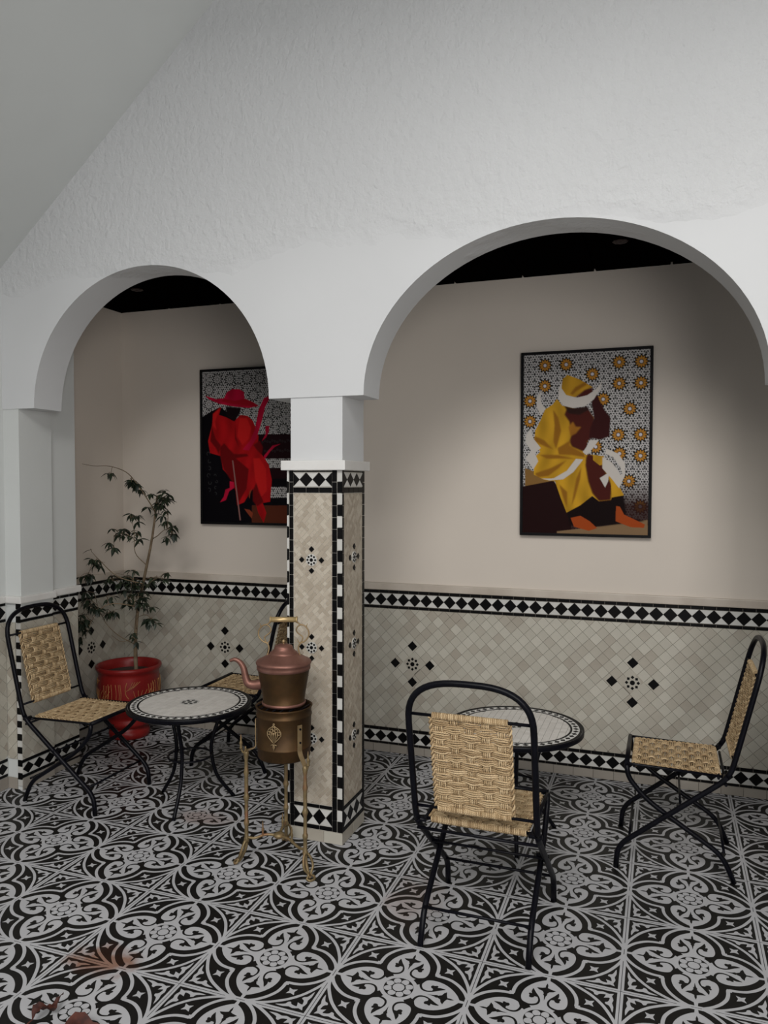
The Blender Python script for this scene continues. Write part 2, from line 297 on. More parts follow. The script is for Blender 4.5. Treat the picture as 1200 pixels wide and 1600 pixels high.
# ------------------------------------------------------------------ floor: printed cement tiles
FX, FY, FT = -.31035, 2.560415, .41558      # centre of one tile and the pitch
def tile_mesh():
    """one floor tile, 1 unit = pitch; white inlay polygons printed on a black body"""
    b = MB(); g = .0022; h = .5 - g
    b.v += [(-h, -h, 0), (h, -h, 0), (h, h, 0), (-h, h, 0), (-.5, -.5, -.004), (.5, -.5, -.004), (.5, .5, -.004), (-.5, .5, -.004)]
    b.face((0, 1, 2, 3), 0)
    for i in range(4): b.face((i + 4, (i + 1) % 4 + 4, (i + 1) % 4, i), 0)
    st = [0]
    def poly(p, lay, mi):
        st[0] += 1
        z = .0009 * lay + .0000012 * (st[0] % 40)
        k = b.verts([(x, y, z) for x, y in p])
        ar = sum(p[i - 1][0] * p[i][1] - p[i][0] * p[i - 1][1] for i in range(len(p)))
        idx = [k + i for i in range(len(p))]
        b.face(idx if ar > 0 else idx[::-1], mi)
    def stroke(pts, wd, lay, mi, taper=0):
        P = [Vector((p[0], p[1], 0)) for p in pts]; L = []; Rr = []
        for i in range(len(P)):
            d = (P[min(i + 1, len(P) - 1)] - P[max(i - 1, 0)]).normalized(); n = Vector((-d.y, d.x, 0))
            k = wd / 2
            if taper: k *= 1 - taper * (i / (len(P) - 1)) ** 1.5
            L.append(P[i] + n * k); Rr.append(P[i] - n * k)
        st[0] += 1; z = .0009 * lay + .0000012 * (st[0] % 40)
        k = b.verts([(p.x, p.y, z) for p in L] + [(p.x, p.y, z) for p in Rr]); n = len(P)
        for i in range(n - 1): b.face((k + i, k + n + i, k + n + i + 1, k + i + 1), mi)
    def cur(pts, n=4): return [(p.x, p.y) for p in catmull([(x, y, 0) for x, y in pts], n)]
    def clampx(p): return [(max(-h, min(h, x)), max(-h, min(h, y))) for x, y in p]
    T8 = []
    for q in range(4):
        for mir in (1, -1):
            c, s_ = [(1, 0), (0, 1), (-1, 0), (0, -1)][q]
            T8.append(lambda x, y, c=c, s_=s_, m=mir: (x * c - y * m * s_, x * s_ + y * m * c))
    W, K = 1, 0
    for q, f in enumerate(T8):
        A = lambda pts: clampx([f(x, y) for x, y in pts])
        # white edge band, half its length
        poly(A([(.479, 0), (.5, 0), (.5, .5), (.479, .479)]), 1, W)
        # spoke arc (half, up to the diagonal) and cusped line
        stroke(A(cur([(.5, .06), (.484, .133), (.449, .21), (.398, .294), (.350, .350)])), .024, 1.05, W)
        stroke(A(cur([(.5, .035), (.469, .092), (.435, .134), (.395, .170), (.339, .203), (.280, .217), (.229, .219)])), .026, 1.1, W)
        poly(A([(.212, .212), (.245, .206), (.245, .245)]), 1.12, W)
        # lobe, upper half
        poly(A([(.5, -.001), (.5, .010)] + cur([(.445, .014), (.419, .055), (.371, .105), (.301, .147), (.226, .160), (.171, .145), (.150, .105)], 3) + [(.13, .085), (.08, .05), (.08, -.001)]), 1.15, W)
        # waist
        poly(A([(.5, 0), (.5, .085), (.484, .06), (.484, .0)]), 1.0, W)
        # black scroll and its leaf blob
        stroke(A(cur([(.175, .185), (.148, .145), (.139, .105), (.145, .070), (.166, .040), (.203, .031), (.243, .044), (.280, .068), (.322, .090)], 3)), .021, 2.2, K, .65)
        poly(A(cur([(.236, .046), (.238, .068), (.224, .074), (.216, .092), (.226, .106), (.242, .104), (.256, .112), (.268, .104), (.264, .090), (.284, .096), (.320, .090), (.280, .068)], 2)), 2.3, K)
        # trefoil on the axis
        poly(A([(.412, 0), (.385, .008), (.360, .008), (.350, .030), (.342, .068), (.325, .050), (.316, .024), (.290, .010), (.285, .016), (.262, .006), (.214, 0)]), 2.4, K)
        # leaf curl of the corner sprig
        poly(A(cur([(.404, .448), (.382, .458), (.350, .450), (.31, .461), (.250, .458), (.290, .444), (.318, .430), (.326, .410), (.346, .402), (.354, .418), (.372, .428), (.398, .432)], 2)), 1.2, W)
    for q in range(4):
        f = T8[q * 2]
        A = lambda pts: clampx([f(x, y) for x, y in pts])
        def star(c, r1, r2, ph):
            return [(c[0] + (r1 if k % 2 == 0 else r2) * math.cos(ph + k * PI / 4), c[1] + (r1 if k % 2 == 0 else r2) * math.sin(ph + k * PI / 4)) for k in range(8)]
        poly(A(star((.300, .300), .046, .020, PI / 4)), 1.3, W)
        poly(A(star((.424, .424), .046, .021, PI / 4)), 1.35, W)
    disc = lambda r, cx=0, cy=0, n=24, e=1, a=0: [(cx + r * math.cos(t) * math.cos(a) - r * e * math.sin(t) * math.sin(a), cy + r * math.cos(t) * math.sin(a) + r * e * math.sin(t) * math.cos(a)) for t in [2 * PI * k / n for k in range(n)]]
    poly(disc(.137, n=36), 1.5, W); poly(disc(.108, n=32), 2.0, K)
    for k in range(8):
        a = PI / 8 + k * PI / 4
        poly(disc(.030, .077 * math.cos(a), .073 * math.sin(a), 12, .93, a), 3.0, W)
    poly(disc(.052, n=20), 3.6, K); poly(disc(.043, n=20), 4.2, W)
    me = b.mesh('floor_tile', ['print_black', 'print_white'])
    me.transform(Matrix.Diagonal((FT, FT, .33, 1)))
    return me
fl = MB(); fl.box((-3.3, -.6, -.06), (3.2, 4.3, -.0022))
floor = fl.build('floor', 'floor_grout', kind='structure', label='courtyard floor of black and white patterned cement tiles')
tm = tile_mesh()
for i in range(-7, 7):
    for j in range(-6, 5):
        put('tile', tm, floor, Matrix.Translation((FX + i * FT, FY + j * FT, 0)) @ Matrix.Rotation(0, 4, 'Z'))

# ------------------------------------------------------------------ walls
YA, YB, TH = 2.923, 4.06, .18               # arcade face, back wall face, arcade thickness
def strip_wall(name, xs, zlo, ztop, y0, y1, mat, **kw):
    """wall along x whose lower edge follows zlo (list), smooth soffit"""
    b = MB(); n = len(xs)
    fr = b.verts([(x, y0, z) for x, z in zip(xs, zlo)]); ft = b.verts([(x, y0, ztop) for x in xs])
    bk = b.verts([(x, y1, z) for x, z in zip(xs, zlo)]); bt = b.verts([(x, y1, ztop) for x in xs])
    so = b.verts([(x, y0, z) for x, z in zip(xs, zlo)]); s2 = b.verts([(x, y1, z) for x, z in zip(xs, zlo)])
    for i in range(n - 1):
        if abs(xs[i + 1] - xs[i]) > 1e-6:
            b.face((fr + i, fr + i + 1, ft + i + 1, ft + i)); b.face((bk + i + 1, bk + i, bt + i, bt + i + 1))
            b.face((ft + i, ft + i + 1, bt + i + 1, bt + i))
        b.face((so + i + 1, so + i, s2 + i, s2 + i + 1), 0, abs(xs[i + 1] - xs[i]) > 1e-6 and zlo[i] > 1.86 and zlo[i + 1] > 1.86)
    b.face((fr, ft, bt, bk)); b.face((fr + n - 1, bk + n - 1, bt + n - 1, ft + n - 1))
    return b.build(name, mat, **kw)
ZS = 1.857
xs = [-3.02, -2.924, -2.924]; zl = [ZS, ZS, ZS]
xs = [-3.3]; zl = [ZS]
def arch(xa, xb, h, n=48):
    c = (xa + xb) / 2; a = (xb - xa) / 2
    for k in range(n + 1):
        t = PI - PI * k / n; u = math.cos(t)
        xs.append(c + a * u); zl.append(ZS + h * (max(0, 1 - abs(u) ** 2.0)) ** .5)
arch(-2.826, -1.572, .612); arch(-1.145, .332, .616); arch(.83, 2.3, .616)
xs.append(3.2); zl.append(ZS)
arcade = strip_wall('wall_arcade', xs, zl, 4.6, YA, YA + TH, 'plaster', kind='structure', label='white plastered arcade wall with two round arches')

def dado(parent, O, U, L, zt, P=.0665, ros=(), objs=True, limit=300, small=False, bands=True, z_off=0.0, h0=.05, skirt=True, mat='cream', edge=(0, 0), near=None):
    """glazed mosaic dado. O = base point, U = direction along it, tiles stand 4 mm proud. zt = dict of band heights"""
    U = Vector(U); Z = Vector((0, 0, 1)); Yv = Z.cross(U)
    B = Matrix(((U.x, Yv.x, 0, O[0]), (U.y, Yv.y, 0, O[1]), (U.z, Yv.z, 1, O[2]), (0, 0, 0, 1)))
    cache = {}
    lst = []                                   # (distance, name, key polygon, offset, material)
    stuff = {}
    def piece(name, poly, mi, y0=-.004, single=True, key=None):
        cx = sum(p[0] for p in poly) / len(poly); cz = sum(p[1] for p in poly) / len(poly)
        W = B @ Vector((cx, 0, cz)); d = (W - Vector((0, 0, 1.5))).length
        lst.append([d if single and objs else 99, name, poly, cx, cz, mi, y0])
    g = .0011
    def row(z0, z1, wd, mi, name, x0=0, x1=L):
        n = max(1, round((x1 - x0) / wd)); q = (x1 - x0) / n
        for i in range(n):
            a = x0 + i * q
            piece(name, [(a + g, z0 + g), (a + q - g, z0 + g), (a + q - g, z1 - g), (a + g, z1 - g)], mi)
    def diamonds(z0, z1, x0=0, x1=L, pit=.0655):
        n = max(1, round((x1 - x0) / pit)); q = (x1 - x0) / n; zm = (z0 + z1) / 2; c = g * .8
        if small:                                 # half diamonds at both ends
            for i in range(n + 1):
                a = x0 + i * q
                piece('diamond_tile', clip([(a, z0 + c), (a + q / 2 - c, zm), (a, z1 - c), (a - q / 2 + c, zm)], x0 + g, x1 - g, z0, z1), 'black')
                if i < n:
                    e = a + q / 2
                    piece('triangle_tile', [(a + 2.5 * c, z0 + c), (a + q - 2.5 * c, z0 + c), (e, zm - 1.2 * c)], 'white')
                    piece('triangle_tile', [(a + q - 2.5 * c, z1 - c), (a + 2.5 * c, z1 - c), (e, zm + 1.2 * c)], 'white')
            return
        for i in range(n):
            a = x0 + (i + .5) * q
            piece('diamond_tile', [(a, z0 + c), (a + q / 2 - c, zm), (a, z1 - c), (a - q / 2 + c, zm)], 'black')
            if i < n - 1:
                e = a + q / 2
                piece('triangle_tile', [(a + 2.5 * c, z0 + c), (a + q - 2.5 * c, z0 + c), (e, zm - 1.2 * c)], 'white')
                piece('triangle_tile', [(a + q - 2.5 * c, z1 - c), (a + 2.5 * c, z1 - c), (e, zm + 1.2 * c)], 'white')
        for e, sg in ((x0, 1), (x1, -1)):
            for za, zb in ((z0, 1), (z1, -1)):
                p = [(e + sg * g, za + zb * c), (e + sg * (q / 2 - 2 * c), za + zb * c), (e + sg * g, zm - zb * c)]
                if sg * zb < 0: p = p[::-1]
                piece('triangle_tile', p, 'white', single=False)
    x0, x1 = edge[0], L - edge[1]
    if bands:
        row(zt['t3'], zt['t2'], .058, 'black', 'border_tile', x0, x1)
        diamonds(zt['t4'], zt['t3'] - .001, x0, x1); row(zt['t5'], zt['t4'] - .0015, .058, 'black', 'border_tile', x0, x1)
        row(zt['b2'], zt['b1'], .058, 'black', 'border_tile', x0, x1)
        diamonds(zt['b3'], zt['b2'] - .0015, x0, x1); row(zt['b4'], zt['b3'] - .0015, .058, 'black', 'border_tile', x0, x1)
    if skirt: row(0.001, zt['b4'] - .001, .1, 'cream' if small else 'skirting', 'skirting_tile', 0, L)
    f0, f1 = zt['b1'] + .001, zt['t5'] - .001
    if not small:
        rs = [(r[0], r[1]) for r in ros]; rx, rz = rs[0] if rs else (.13, .508)
        ni = int(L / P * 2) + 60; nj = int((f1 - f0) / P * 2) + 30
        for i in range(-ni, ni):
            for j in range(-nj, nj):
                if (i + j) % 2 == 0: continue
                cx, cz = rx + i * P / 2, rz + j * P / 2
                if cx < -P or cx > L + P or cz < f0 - P or cz > f1 + P: continue
                if any(abs(cx - a) + abs(cz - c) < P * .6 for a, c in rs): continue
                k = P / 2 - g * .75
                p = clip([(cx, cz - k), (cx + k, cz), (cx, cz + k), (cx - k, cz)], x0 + g, x1 - g, f0, f1)
                if len(p) < 3 or area2(p) < .00012: continue
                piece('tile', p, mat, -.0035 - R.random() * .0009, single=(area2(p) > k * k * 1.95))
        for a, c in rs:
            k = P - g
            piece('rosette_ground', [(a, c - k), (a + k, c), (a, c + k), (a - k, c)], mat, -.0036, True)
            for dx, dz in ((1.5 * P, 0), (-1.5 * P, 0), (0, 1.5 * P), (0, -1.5 * P)):
                q = P * .41
                piece('diamond_tile', [(a + dx, c + dz - q), (a + dx + q, c + dz), (a + dx, c + dz + q), (a + dx - q, c + dz)], 'black', -.0058)
    else:
        # small dominoes and squares laid on the diagonal
        s_ = P / math.sqrt(2); n = int((L + f1 - f0) / s_) + 4; used = set()
        c45 = math.sqrt(.5)
        def rot(a, c): return ((a - c) * c45 + L / 2, (a + c) * c45 + f0)
        for i in range(-n, n):
            for j in range(-n, n):
                if (i, j) in used: continue
                used.add((i, j)); w1 = w2 = 1
                t = R.random()
                if t < .28 and (i + 1, j) not in used: used.add((i + 1, j)); w1 = 2
                elif t < .5 and (i, j + 1) not in used: used.add((i, j + 1)); w2 = 2
                gg = g * .55
                p = [rot(i * s_ + gg, j * s_ + gg), rot((i + w1) * s_ - gg, j * s_ + gg), rot((i + w1) * s_ - gg, (j + w2) * s_ - gg), rot(i * s_ + gg, (j + w2) * s_ - gg)]
                mx = sum(q[0] for q in p) / 4; mz = sum(q[1] for q in p) / 4
                if mx < x0 - .02 or mx > x1 + .02 or mz < f0 - .02 or mz > f1 + .02: continue
                p = clip(p, x0 + g, x1 - g, f0, f1)
                if len(p) < 3 or area2(p) < 2e-5: continue
                piece('tile', p, mat, -.0016 - R.random() * .0004, single=False)
        for a, c in ros:
            for dx, dz in ((.045, 0), (-.045, 0), (0, .045), (0, -.045)):
                q = .0125
                piece('diamond_tile', [(a + dx, c + dz - q), (a + dx + q, c + dz), (a + dx, c + dz + q), (a + dx - q, c + dz)], 'black', -.0052)
    # the ring of eight small tiles round an octagon
    for a, c in ros:
        k = 1.0 if not small else .62; rb = MB()
        oc = lambda r, n=8, ph=PI / 8: [(a + r * k * math.cos(ph + t * 2 * PI / n), c + r * k * math.sin(ph + t * 2 * PI / n)) for t in range(n)]
        rb.prism(oc(.041), -.0048, -.001, 1); rb.prism(oc(.0125), -.0062, -.001, 0)
        for t in range(8):
            an = t * PI / 4; mx, mz = a + .028 * k * math.cos(an), c + .028 * k * math.sin(an); q = .0088 * k
            ph = 0 if t % 2 == 0 else 0
            rb.prism([(mx + q * math.cos(an + u * PI / 2), mz + q * math.sin(an + u * PI / 2)) for u in range(4)], -.0062, -.001, 0)
        put('rosette', rb.mesh('rosette', ['black', 'white' if small else mat]), parent, B)
    kinds = {}
    for it in lst: kinds.setdefault(it[1], []).append(it)
    for nm, its in kinds.items():
        its.sort(key=lambda q: q[0])
        for n, (d, _, poly, cx, cz, mi, y0) in enumerate(its):
            if n < limit and d < 90:
                yk = round(y0, 4)
                key = tuple((round(x - cx, 4), round(z - cz, 4)) for x, z in poly) + (mi, yk)
                if key not in cache:
                    pb = MB(); pb.prism([(x - cx, z - cz) for x, z in poly], y0, -.0004, 0, .0007); cache[key] = pb.mesh(nm, [mi])
                put(nm, cache[key], parent, B @ Matrix.Translation((cx, 0, cz)))
            else:
                sk = nm; stuff.setdefault(sk, (MB(), mi))[0].prism(poly, y0, -.0004, 0, .0007)
    for nm, (sb, mi) in stuff.items():
        put(nm, sb.mesh(nm + '_field', [mi]), parent, B, kind='stuff')
    return B

Z1 = dict(t2=.911, t3=.894, t4=.826, t5=.809, b1=.141, b2=.124, b3=.060, b4=.047)
def wall_box(name, lo, hi, mat, **kw):
    b = MB(); b.box(lo, hi); return b.build(name, mat, **kw)
def grout_panel(parent, lo, hi, mat='grout_white'):
    b = MB(); b.box(lo, hi); return b.build('grout_bed', mat, parent)

# back wall of the gallery
wb = wall_box('wall_back', (-3.24, YB, 0), (3.2, YB + .12, 2.9), 'plaster_back', kind='structure', label='cream plastered back wall of the gallery with a zellige dado')
grout_panel(wb, (-3.235, YB - .006, 0), (3.2, YB + .01, .915), 'grout')
dado(wb, (-3.225, YB - .006, 0), (1, 0, 0), 5.2, Z1, ros=[(.745, .515), (1.93, .508), (3.085, .508), (4.25, .508)])
b = MB(); b.bbox((-3.235, YB - .016, .912), (3.2, YB + .01, .952), .004); b.build('ledge', 'marble', wb)
# left wall of the gallery
wl = wall_box('wall_recess', (-3.36, YA + .3, 0), (-3.22, YB + .12, 2.9), 'plaster_back', kind='structure', label='cream plastered end wall of the gallery behind the potted tree')
grout_panel(wl, (-3.23, YA + .385, 0), (-3.214, YB - .006, .915), 'grout')
dado(wl, (-3.214, YA + .39, 0), (0, 1, 0), YB - .01 - YA - .39, Z1, ros=[(.43, .52)])
b = MB(); b.bbox((-3.235, YA + .385, .912), (-3.204, YB - .012, .952), .004); b.build('ledge', 'marble', wl)
# gallery ceiling: dark painted boards with small red rosettes
cl = MB(); cl.box((-3.3, YA + TH, 2.58), (3.2, YB + .12, 2.66))
ceil = cl.build('ceiling', 'dark_wood', kind='structure', label='near-black painted wooden ceiling over the gallery')
for i in range(12):
    b = MB(); b.bbox((-3.22 + i * .36, YA + TH, 2.566), (-2.87 + i * .36, YB, 2.582), .003); b.build('board', 'dark_wood', ceil)
for x, y in ((-.95, 3.62), (-.72, 3.45), (-2.75, 3.6), (-.2, 3.6)):
    b = MB()
    for k in range(8):
        a = k * PI / 4; b.lathe([(.0001, 2.5615), (.012, 2.5625), (.016, 2.567)], (x + .02 * math.cos(a), y + .02 * math.sin(a), 0), 8)
    b.lathe([(.0001, 2.560), (.012, 2.562), (.014, 2.567)], (x, y, 0), 10); b.build('red_rosette', 'red_paint', ceil)

# central column: tiled pedestal, ledge, plaster shaft
PX0, PX1, PY1 = -1.489, -1.237, 3.172
col = wall_box('column', (-1.473, YA + .006, 1.59), (-1.239, 3.165, 1.87), 'plaster', kind='structure', label='square central column clad in small cream zellige with black borders')
b = MB(); b.box((PX0 + .004, YA + .004, 0), (PX1 - .004, PY1 - .004, 1.56)); b.build('pedestal', 'grout_light', col)
b = MB(); b.bbox((-1.508, 2.904, 1.556), (-1.218, 3.19, 1.596), .003); b.build('ledge', 'ledge', col)
ZP = dict(t2=1.555, t3=1.548, t4=1.488, t5=1.462, b1=.158, b2=.142, b3=.072, b4=.052)
def column_face(O, U, L, e0, e1, ros, checkR, checkL=0):
    U = Vector(U); Yv = Vector((0, 0, 1)).cross(U)
    B = Matrix(((U.x, Yv.x, 0, O[0]), (U.y, Yv.y, 0, O[1]), (0, 0, 1, 0), (0, 0, 0, 1)))
    def col_row(x0, x1, h, mats, name, z0=.052, z1=1.556):
        n = round((z1 - z0) / h); q = (z1 - z0) / n
        for i in range(n):
            pb = MB(); jz = (R.random() - .5) * .004
            pb.prism([(x0 + .0008, z0 + i * q + .0009), (x1 - .0008, z0 + i * q + .0009), (x1 - .0008, z0 + (i + 1) * q - .0009), (x0 + .0008, z0 + (i + 1) * q - .0009)], -.0042, -.0004, 0, .0007)
            put(name, pb.mesh(name, [mats[i % len(mats)]]), col, B)
    if checkL: col_row(0, checkL, .0475, ['black', 'white'], 'corner_tile')
    col_row(checkL + .001, e0, .048, ['black'], 'border_tile')
    col_row(L - e1, L - checkR - .001 if checkR else L, .048, ['black'], 'border_tile')
    if checkR: col_row(L - checkR, L, .0475, ['black', 'white'], 'corner_tile')
    return B
E0 = column_face((PX0, YA + .004, 0), (1, 0, 0), PX1 - PX0, .0295, .046, None, .0235, .010)
dado(col, (PX0, YA + .004, 0), (1, 0, 0), PX1 - PX0, ZP, P=.0235, small=True, mat='cream_small', edge=(.0295, .046), ros=[(.113, 1.184), (.113, .818), (.113, .435)])
column_face((PX1 - .004, YA, 0), (0, 1, 0), PY1 - YA, .018, .02, None, 0, 0)
dado(col, (PX1 - .004, YA, 0), (0, 1, 0), PY1 - YA, ZP, P=.0235, small=True, mat='cream_small', edge=(.018, .02), ros=[(.131, 1.19), (.131, .821), (.131, .426)])
column_face((PX0 + .004, PY1, 0), (0, -1, 0), PY1 - YA, .018, .02, None, 0, 0)
dado(col, (PX0 + .004, PY1, 0), (0, -1, 0), PY1 - YA, ZP, P=.0235, small=True, objs=False, mat='cream_small', edge=(.018, .02))

# unseen eave above the arcade and wall at right, added to shade the scene
wall_box('added_shade_eave', (-3.2, .95, 3.80), (3.2, YA + .01, 4.05), 'plaster_smooth', kind='structure', label='added unseen eave that shades the top of the arcade')
wall_box('added_shade_wall', (1.45, -.6, 0), (1.6, YA + .006, 4.6), 'plaster_smooth', kind='structure', label='added unseen wall at the right that shades the courtyard')

# left pier: two stepped reveals behind the courtyard corner
pier = wall_box('wall_pier', (-3.3, YA + .004, .9), (-2.925, 3.136, 1.87), 'plaster_smooth', kind='structure', label='stepped white pier under the left arch with a tiled foot')
b = MB(); b.box((-3.22, 3.13, .9), (-2.945, 3.326, 2.9)); b.box((-3.3, YA + .006, 0), (-2.936, 3.14, .93)); b.box((-3.21, 3.13, 0), (-2.951, 3.33, .935)); b.build('pier_body', 'plaster_smooth', pier)
ZL = dict(t2=.918, t3=.902, t4=.840, t5=.824, b1=.150, b2=.134, b3=.076, b4=.060)
dado(pier, (-2.9325, YA + .001, 0), (0, 1, 0), .2135, ZL, mat='cream', edge=(.001, 0))
dado(pier, (-2.948, 3.139, 0), (0, 1, 0), .196, ZL, mat='cream')
dado(pier, (-3.022, YA + .004, 0), (1, 0, 0), .062, ZL, bands=False, mat='cream')
UU = Matrix(((1, 0, 0, -2.957), (0, 1, 0, YA + .004), (0, 0, 1, 0), (0, 0, 0, 1)))
for i in range(28):
    pb = MB(); z0 = .02 + i * .0321
    pb.prism([(0, z0 + .0008), (.0268, z0 + .0008), (.0268, z0 + .0313), (0, z0 + .0313)], -.0045, 0, 0, .0007)
    put('corner_tile', pb.mesh('corner_tile', ['black' if i % 2 else 'white']), pier, UU)
b = MB(); b.bbox((-3.02, YA - .014, .917), (-2.912, 3.15, .952), .006); b.bbox((-3.2, 3.14, .922), (-2.926, 3.345, .957), .006); b.build('ledge', 'ledge', pier)
# right pier (mostly out of frame)
rp = wall_box('wall_pier', (.43, YA + .004, 0), (.73, 3.15, 1.87), 'plaster_smooth', kind='structure', label='right-hand pier of the arcade')
dado(rp, (.43, YA + .004, 0), (1, 0, 0), .3, ZL, objs=False)
dado(rp, (.43, 3.15, 0), (0, -1, 0), 3.15 - YA - .004, ZL, objs=False)
b = MB(); b.bbox((.412, YA - .014, .917), (.748, 3.168, .952), .006); b.build('ledge', 'ledge', rp)
# courtyard side wall on the left
ws = wall_box('wall_left', (-3.2, -.6, 0), (-3.02, YA + .006, 4.6), 'plaster_smooth', kind='structure', label='white courtyard side wall at the left edge')
dado(ws, (-3.02, 2.2, 0), (0, 1, 0), .72, ZL, mat='cream', limit=60)
b = MB(); b.bbox((-3.03, -.6, .917), (-3.003, YA - .015, .952), .006); b.build('ledge', 'ledge', ws)
# sloping underside of the stair
b = MB()
d = Vector((1.196, 0, 1.017)).normalized(); n = Vector((-d.z, 0, d.x))
a0 = Vector((-3.02, 0, 2.531)) - d * .05; a1 = a0 + d * 2.9
P4 = [a0, a1, a1 + n * .2, a0 + n * .2]
k = b.verts([(p.x, YA + .02, p.z) for p in P4] + [(p.x, -.6, p.z) for p in P4])
b.face((k, k + 1, k + 2, k + 3)); b.face((k + 7, k + 6, k + 5, k + 4))
for i in range(4): b.face((k + (i + 1) % 4, k + i, k + 4 + i, k + 4 + (i + 1) % 4))
b.build('ceiling_stair', 'plaster_smooth', kind='structure', label='smooth sloping underside of a stair at upper left')

# ------------------------------------------------------------------ framed prints
PALY = dict(bench=(.20, .105, .03), dark=(.012, .002, .002), dark2=(.005, .001, .001), floor=(.20, .125, .065), skin=(.30, .05, .008),
            robe=(.44, .235, .014), robeM=(.30, .12, .012), hood=(.42, .22, .014), fold=(.24, .10, .008), shade=(.055, .008, .005), arm=(.030, .004, .004), face=(.02, .006, .004), white=(.50, .46, .42))
PALR = dict(dark=(.0015, .001, .0025), maroon=(.012, .002, .0035), floor=(.08, .018, .008), robe=(.34, .004, .006), fold=(.12, .002, .003), bright=(.50, .010, .010),
            skin=(.20, .035, .015), face=(.006, .002, .003), crim=(.40, .004, .030), hatS=(.30, .003, .012), cane=(.22, .10, .09), girih=None)
def raster(poly, U, V):
    ins = np.zeros(U.shape, bool); n = len(poly)
    for i in range(n):
        x1, y1 = poly[i - 1]; x2, y2 = poly[i]
        if y1 == y2: continue
        c = ((y1 > V) != (y2 > V)) & (U < (x2 - x1) * (V - y1) / (y2 - y1) + x1); ins ^= c
    return ins
def girih(U, V, asp, ros, gold):
    """star and rosette tiling, white strapwork over black; U,V in 0..1000"""
    X = U; Y = V * asp
    base = np.ones(U.shape); p = 92.0
    r3 = math.sqrt(3)
    best = np.full(U.shape, 1e9); ang = np.zeros(U.shape)
    for ox, oy in ((0, 0), (p / 2, p * r3 / 2)):
        gx = np.round((X - ox) / p) * p + ox; gy = np.round((Y - oy) / (p * r3)) * p * r3 + oy
        d = np.hypot(X - gx, Y - gy); m = d < best; best = np.where(m, d, best); ang = np.where(m, np.arctan2(Y - gy, X - gx), ang)
    c6 = np.cos(6 * ang)
    blk = (best < 10 + 2.5 * c6) | ((best > 17) & (best < 27) & (c6 > -.15)) | ((best > 32) & (c6 < -.35) & (best < 44)) | (best > 47.5) | ((best > 37) & (best < 44) & (c6 > .75))
    out = np.where(blk[..., None], np.array([.008, .008, .008]), np.array([.46, .44, .43]))
    for u, v in ros:
        d = np.hypot(X - u, Y - v * asp); a = np.arctan2(Y - v * asp, X - u); c = np.cos(12 * a)
        R0 = 62.0
        ins = d < R0; col = np.zeros(out.shape) + .008
        pet = (d > 18) & (d < 40 + 8 * c) & (np.abs(np.mod(a * 12 / (2 * PI), 1) - .5) > .10)
        col[pet] = (.42, .19, .025) if gold else (.40, .38, .37)
        mid = (d > 26) & (d < 36) & (c < -.2)
        if gold: col[mid] = (.30, .12, .02)
        col[(d < 13)] = (.50, .46, .48) if gold else (.40, .38, .38)
        tips = (d > 49) & (c > .2); col[tips] = .008
        gaps = (d > 49) & (c < -.3); col[gaps] = (.46, .44, .43)
        out[ins] = col[ins]
    return out
def blur(img, n):
    for _ in range(n):
        q = img.copy(); q[1:] += img[:-1]; q[:-1] += img[1:]; q[:, 1:] += img[:, :-1]; q[:, :-1] += img[:, 1:]
        c = np.full(img.shape[:2] + (1,), 5.0); c[0] -= 1; c[-1] -= 1; c[:, 0] -= 1; c[:, -1] -= 1
        img = q / c
    return img
def print_colors(nx, ny, asp, art, ros, pal, gold):
    SS = 2; u = (np.arange(nx * SS) + .5) / (nx * SS) * 1000; v = (np.arange(ny * SS) + .5) / (ny * SS) * 1000
    U, V = np.meshgrid(u, v); G = girih(U, V, asp, ros, gold); img = G.copy()
    if gold:
        f = np.clip((V - 690) / 150, 0, 1)[..., None]; img = img * (1 - f * .94) + np.array([.02, .004, .003]) * f
    rng = np.random.RandomState(3)
    soft = {'fold', 'shade', 'bright', 'robeM', 'arm', 'hatS', 'dark2', 'face'}
    body = {'robe', 'hood', 'crim', 'robeM'}
    for name, poly in art:
        m = raster(poly, U, V).astype(float)
        if name in soft: m = blur(m[..., None], 14 if name != 'arm' else 6)[..., 0]
        if name == 'girih': img = np.where(m[..., None] > .5, G, img); continue
        c = np.array(pal[name])[None, None, :] * np.ones(img.shape)
        if name in body:
            k = 1 + .22 * np.sin(U / 26.0 + 1.7 * np.sin(V / 90.0)) * np.sin(V / 60.0 + U / 140.0); c = c * k[..., None]
        img = img * (1 - m[..., None]) + c * m[..., None]
    if not gold:
        # faint columns of brush lettering marks on the dark left side
        for (gx, gy, rr) in [(75, 545 + 48 * k, 17) for k in range(6)] + [(150, 690 + 40 * k, 12) for k in range(4)]:
            d = np.hypot(U - gx - 8 * math.sin(gy), (V - gy) * asp); a = np.arctan2(V - gy, U - gx)
            m = (np.abs(d - rr) < 4) & (np.cos(a - gy) > -.5); img[m] = img[m] * .5 + .022
        for k in range(26):
            gx = 640 + (k % 13) * 27; gy = 470 + (k // 13) * 60; d = np.hypot(U - gx, (V - gy - 6 * math.sin(k * 2.1)) * asp)
            m = (np.abs(d - 8) < 3) & (raster([(640, 430), (1000, 430), (1000, 575), (700, 575)], U, V)); img[m] = img[m] * .6 + .018
    img = img.reshape(ny, SS, nx, SS, 3).mean((1, 3))
    return img
